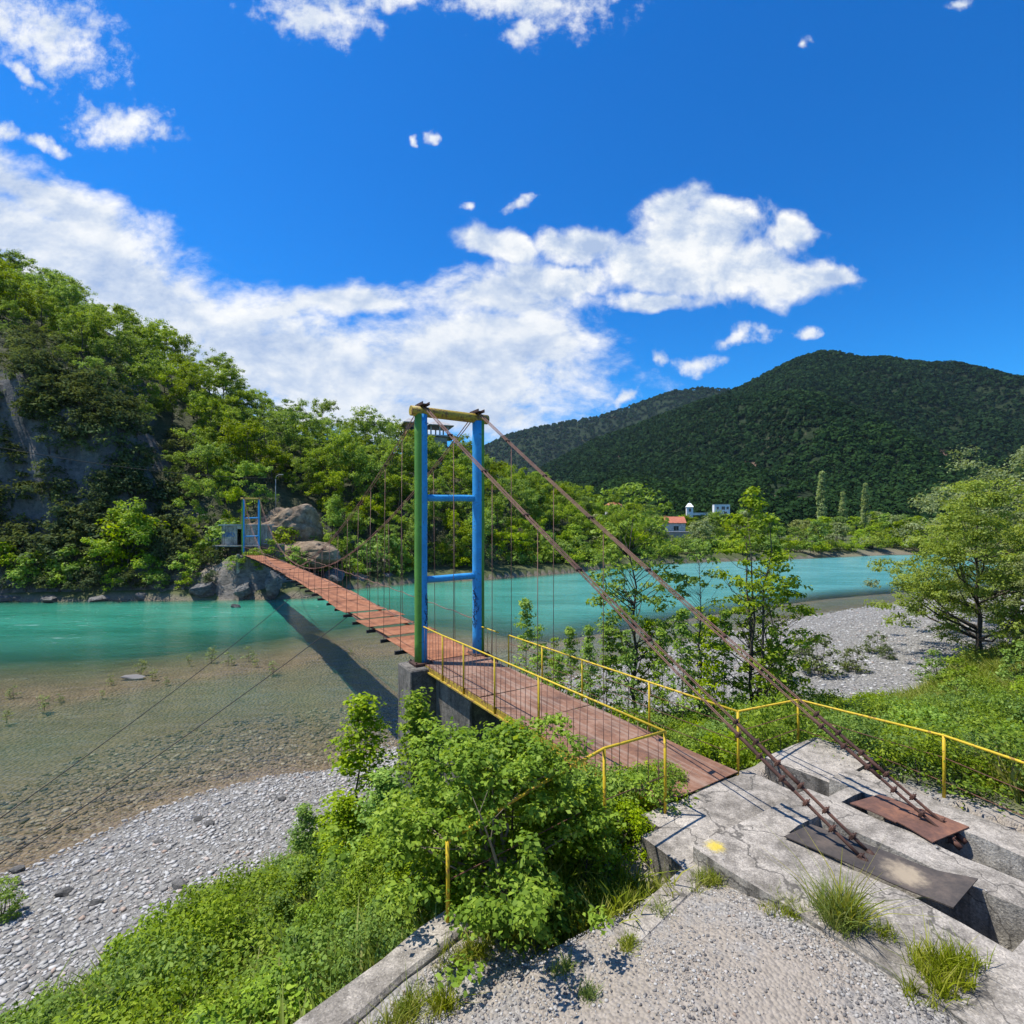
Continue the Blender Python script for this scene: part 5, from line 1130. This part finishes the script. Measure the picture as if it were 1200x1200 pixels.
p = atY(845, 602, Yc); wh = house('white_house', (p[0], p[1], p[2] - 1), 8.6, 6, 6.3, WHITE, GREYW, 'cubic white house below the dark mountain', -.2, 'flat', 1, [(-2.4, 4.2, 1.2, 1.6), (.6, 4.2, 1.8, 1.9), (3.0, 4.2, 1.2, 1.6), (-2.4, 1.5, 1.2, 1.4), (1.8, 1.5, 1.6, 1.4)], .12)
p = atY(808, 602, Yc); ch = house('chapel', (p[0], p[1], p[2] - .5), 3.6, 3.6, 4.4, WHITE, WHITE, 'tiny white chapel tower left of the cubic white house', -.2, 'hip', 2.3, [(0, 2.6, 1.3, 1.9)], .35)
mb = MB(); mb.box((0, 0, 2.6), (.14, .14, 1.2)); mb.build('finial', WHITE, ch).location = (0, 0, 4.6)
p = atY(827, 602.5, Yc); mb = MB(); mb.box((0, 0, 0), (17, .5, 1.3), None, 0, .05); mb.box((0, -.1, .75), (17.2, .8, .2)); o = mb.build('terrace_wall', WHITE); o.location = tuple(p); o.rotation_euler = (0, 0, .04); tag(o, 'long low white terrace wall joining the chapel and the white house', 'wall')
# unfinished villa on the ridge
p = atY(498, 520, 116); vz = p[2]; vroot = empty('unfinished_villa', (p[0], p[1], vz), .35); tag(vroot, 'unfinished brick villa with open roof terrace on the wooded ridge', 'house')
mb = MB(); mb.box((-2.2, 0, 1.2), (4.6, 5, 5.6)); mb.build('wall', RAWBRICK, vroot)
mb = MB(); mb.box((1.2, 0, 1.55), (10.6, 6, .3)); mb.box((2.4, 0, -1.2), (4.4, 4.6, 5)); mb.build('floor_slab', GREYW, vroot)
for x in (.9, 2.9, 4.7):
    for y in (-2.4, 2.2): mb = MB(); mb.box((x, y, 2.75), (.28, .28, 2.1)); mb.build('column', GREYW, vroot)
def hip(x0, x1, d, z, h, name):
    mb = MB(); c_ = (x0 + x1) / 2; w2 = (x1 - x0) * .18
    mb.add([(x0, -d, z), (x1, -d, z), (x1, d, z), (x0, d, z), (c_ - w2, 0, z + h), (c_ + w2, 0, z + h), (x0, -d, z - .15), (x1, -d, z - .15), (x1, d, z - .15), (x0, d, z - .15)], [(0, 1, 5, 4), (1, 2, 5), (2, 3, 4, 5), (3, 0, 4), (0, 6, 7, 1), (1, 7, 8, 2), (2, 8, 9, 3), (3, 9, 6, 0), (6, 9, 8, 7)])
    mb.build(name, GREYW, vroot)
hip(.3, 6.0, 3.2, 3.95, 1.3, 'roof'); hip(-5.2, .2, 3.3, 4.15, 1.5, 'roof')
for x in (-3.4, -1.6): mb = MB(); mb.box((x, -2.52, 2.6), (.8, .08, 1.2)); mb.build('window', DARK, vroot)
# hut by the far tower
hb_ = uvz(-SPAN - 3.1, -.2, 0); hut = empty('concrete_hut', (hb_[0], hb_[1], -3.7)); tag(hut, 'small grey concrete hut with blue graffiti behind the far tower', 'hut')
def H(mb, name, m, par=hut): return mb.build(name, m, par)
mb = MB(); mb.box((-1.25, -1.5, 2.35), (1.75, .18, 2.3)); mb.box((1.35, -1.5, 2.35), (1.65, .18, 2.3)); mb.box((0.07, -1.5, 3.3), (.9, .17, .4)); mb.box((-2.2, .1, 2.35), (.18, 3.0, 2.3)); mb.box((2.2, .1, 2.35), (.18, 3.0, 2.3)); mb.box((0, 1.6, 2.35), (4.2, .18, 2.3)); H(mb, 'wall', CONC_L)
mb = MB(); mb.box((0, 0, 3.58), (4.9, 3.6, .14)); H(mb, 'roof', GREYW)
mb = MB(); mb.box((-.2, -.3, 1.12), (5.2, 4.2, .16)); H(mb, 'floor_slab', CONC_L)
mb = MB(); mb.box((-2.5, -2.0, -.2), (.3, .3, 2.5)); H(mb, 'pillar', CONC_L)
mb = MB(); mb.box((1.4, -1.2, -.3), (2.4, .3, 2.6)); mb.box((-.3, .6, -.3), (4.2, .3, 2.6)); H(mb, 'base_wall', CONC_D)
mb = MB(); mb.box((3.6, -1.0, .5), (2.2, 1.6, 1.6), None, 0, .1); H(mb, 'side_block', CONC_D)
gr_ = MB(); r_ = np.random.default_rng(2)
for k in range(6):
    x0 = -1.95 + k * .24; gr_.tube([(x0 + .10 * math.sin(q * 1.3 + k), -1.605, 2.45 + .26 * math.cos(q * .9 + k * 1.7)) for q in range(8)], .035, 5)
H(gr_, 'graffiti', SPRAYB)
# lamp post on the bluff and the power line past the cliff
lp_ = atY(323, 585, 71); lamp = empty('street_lamp', (lp_[0], lp_[1], lp_[2] - .6)); tag(lamp, 'thin street lamp on top of the brown earth bluff', 'street lamp')
mb = MB(); mb.tube([(0, 0, -.5), (0, 0, 3.4)], .06, 8); mb.tube([(0, 0, 3.4), (.1, 0, 3.8), (.5, 0, 4.0)], .035, 6); mb.build('pole', GREYW, lamp)
mb = MB(); mb.box((.75, 0, 4.0), (.6, .2, .12), None, 0, .04); mb.build('lamp_head', GREYW, lamp)
wire('power_line', atY(-120, 500, 46), lp_ + np.array((0, 0, 2.9)), 1.1, .035, BLACK, 'black power line sagging past the grey cliff to the lamp', 'cable')
# prototypes that were never placed
for o in [o for o in C.objects if o.type == 'EMPTY' and not o.get('label')]:
    for ch in list(o.children): bpy.data.objects.remove(ch)
    bpy.data.objects.remove(o)

# ---------------------------------------------------------------- valley air
m = bpy.data.materials.new('valley_air'); m.use_nodes = True; t_ = m.node_tree; t_.nodes.clear(); g = G(t_)
vol = g.n('ShaderNodeVolumePrincipled', {'Color': (.60, .80, 1, 1), 'Density': .000032, 'Anisotropy': .2})
t_.links.new(vol.outputs[0], g.n('ShaderNodeOutputMaterial').inputs['Volume'])
mb = MB(); mb.box((0, 2000, 250), (9000, 5200, 530)); o = mb.build('haze', m); tag(o, 'thin blue air haze filling the whole valley', 'haze', None, 'stuff')
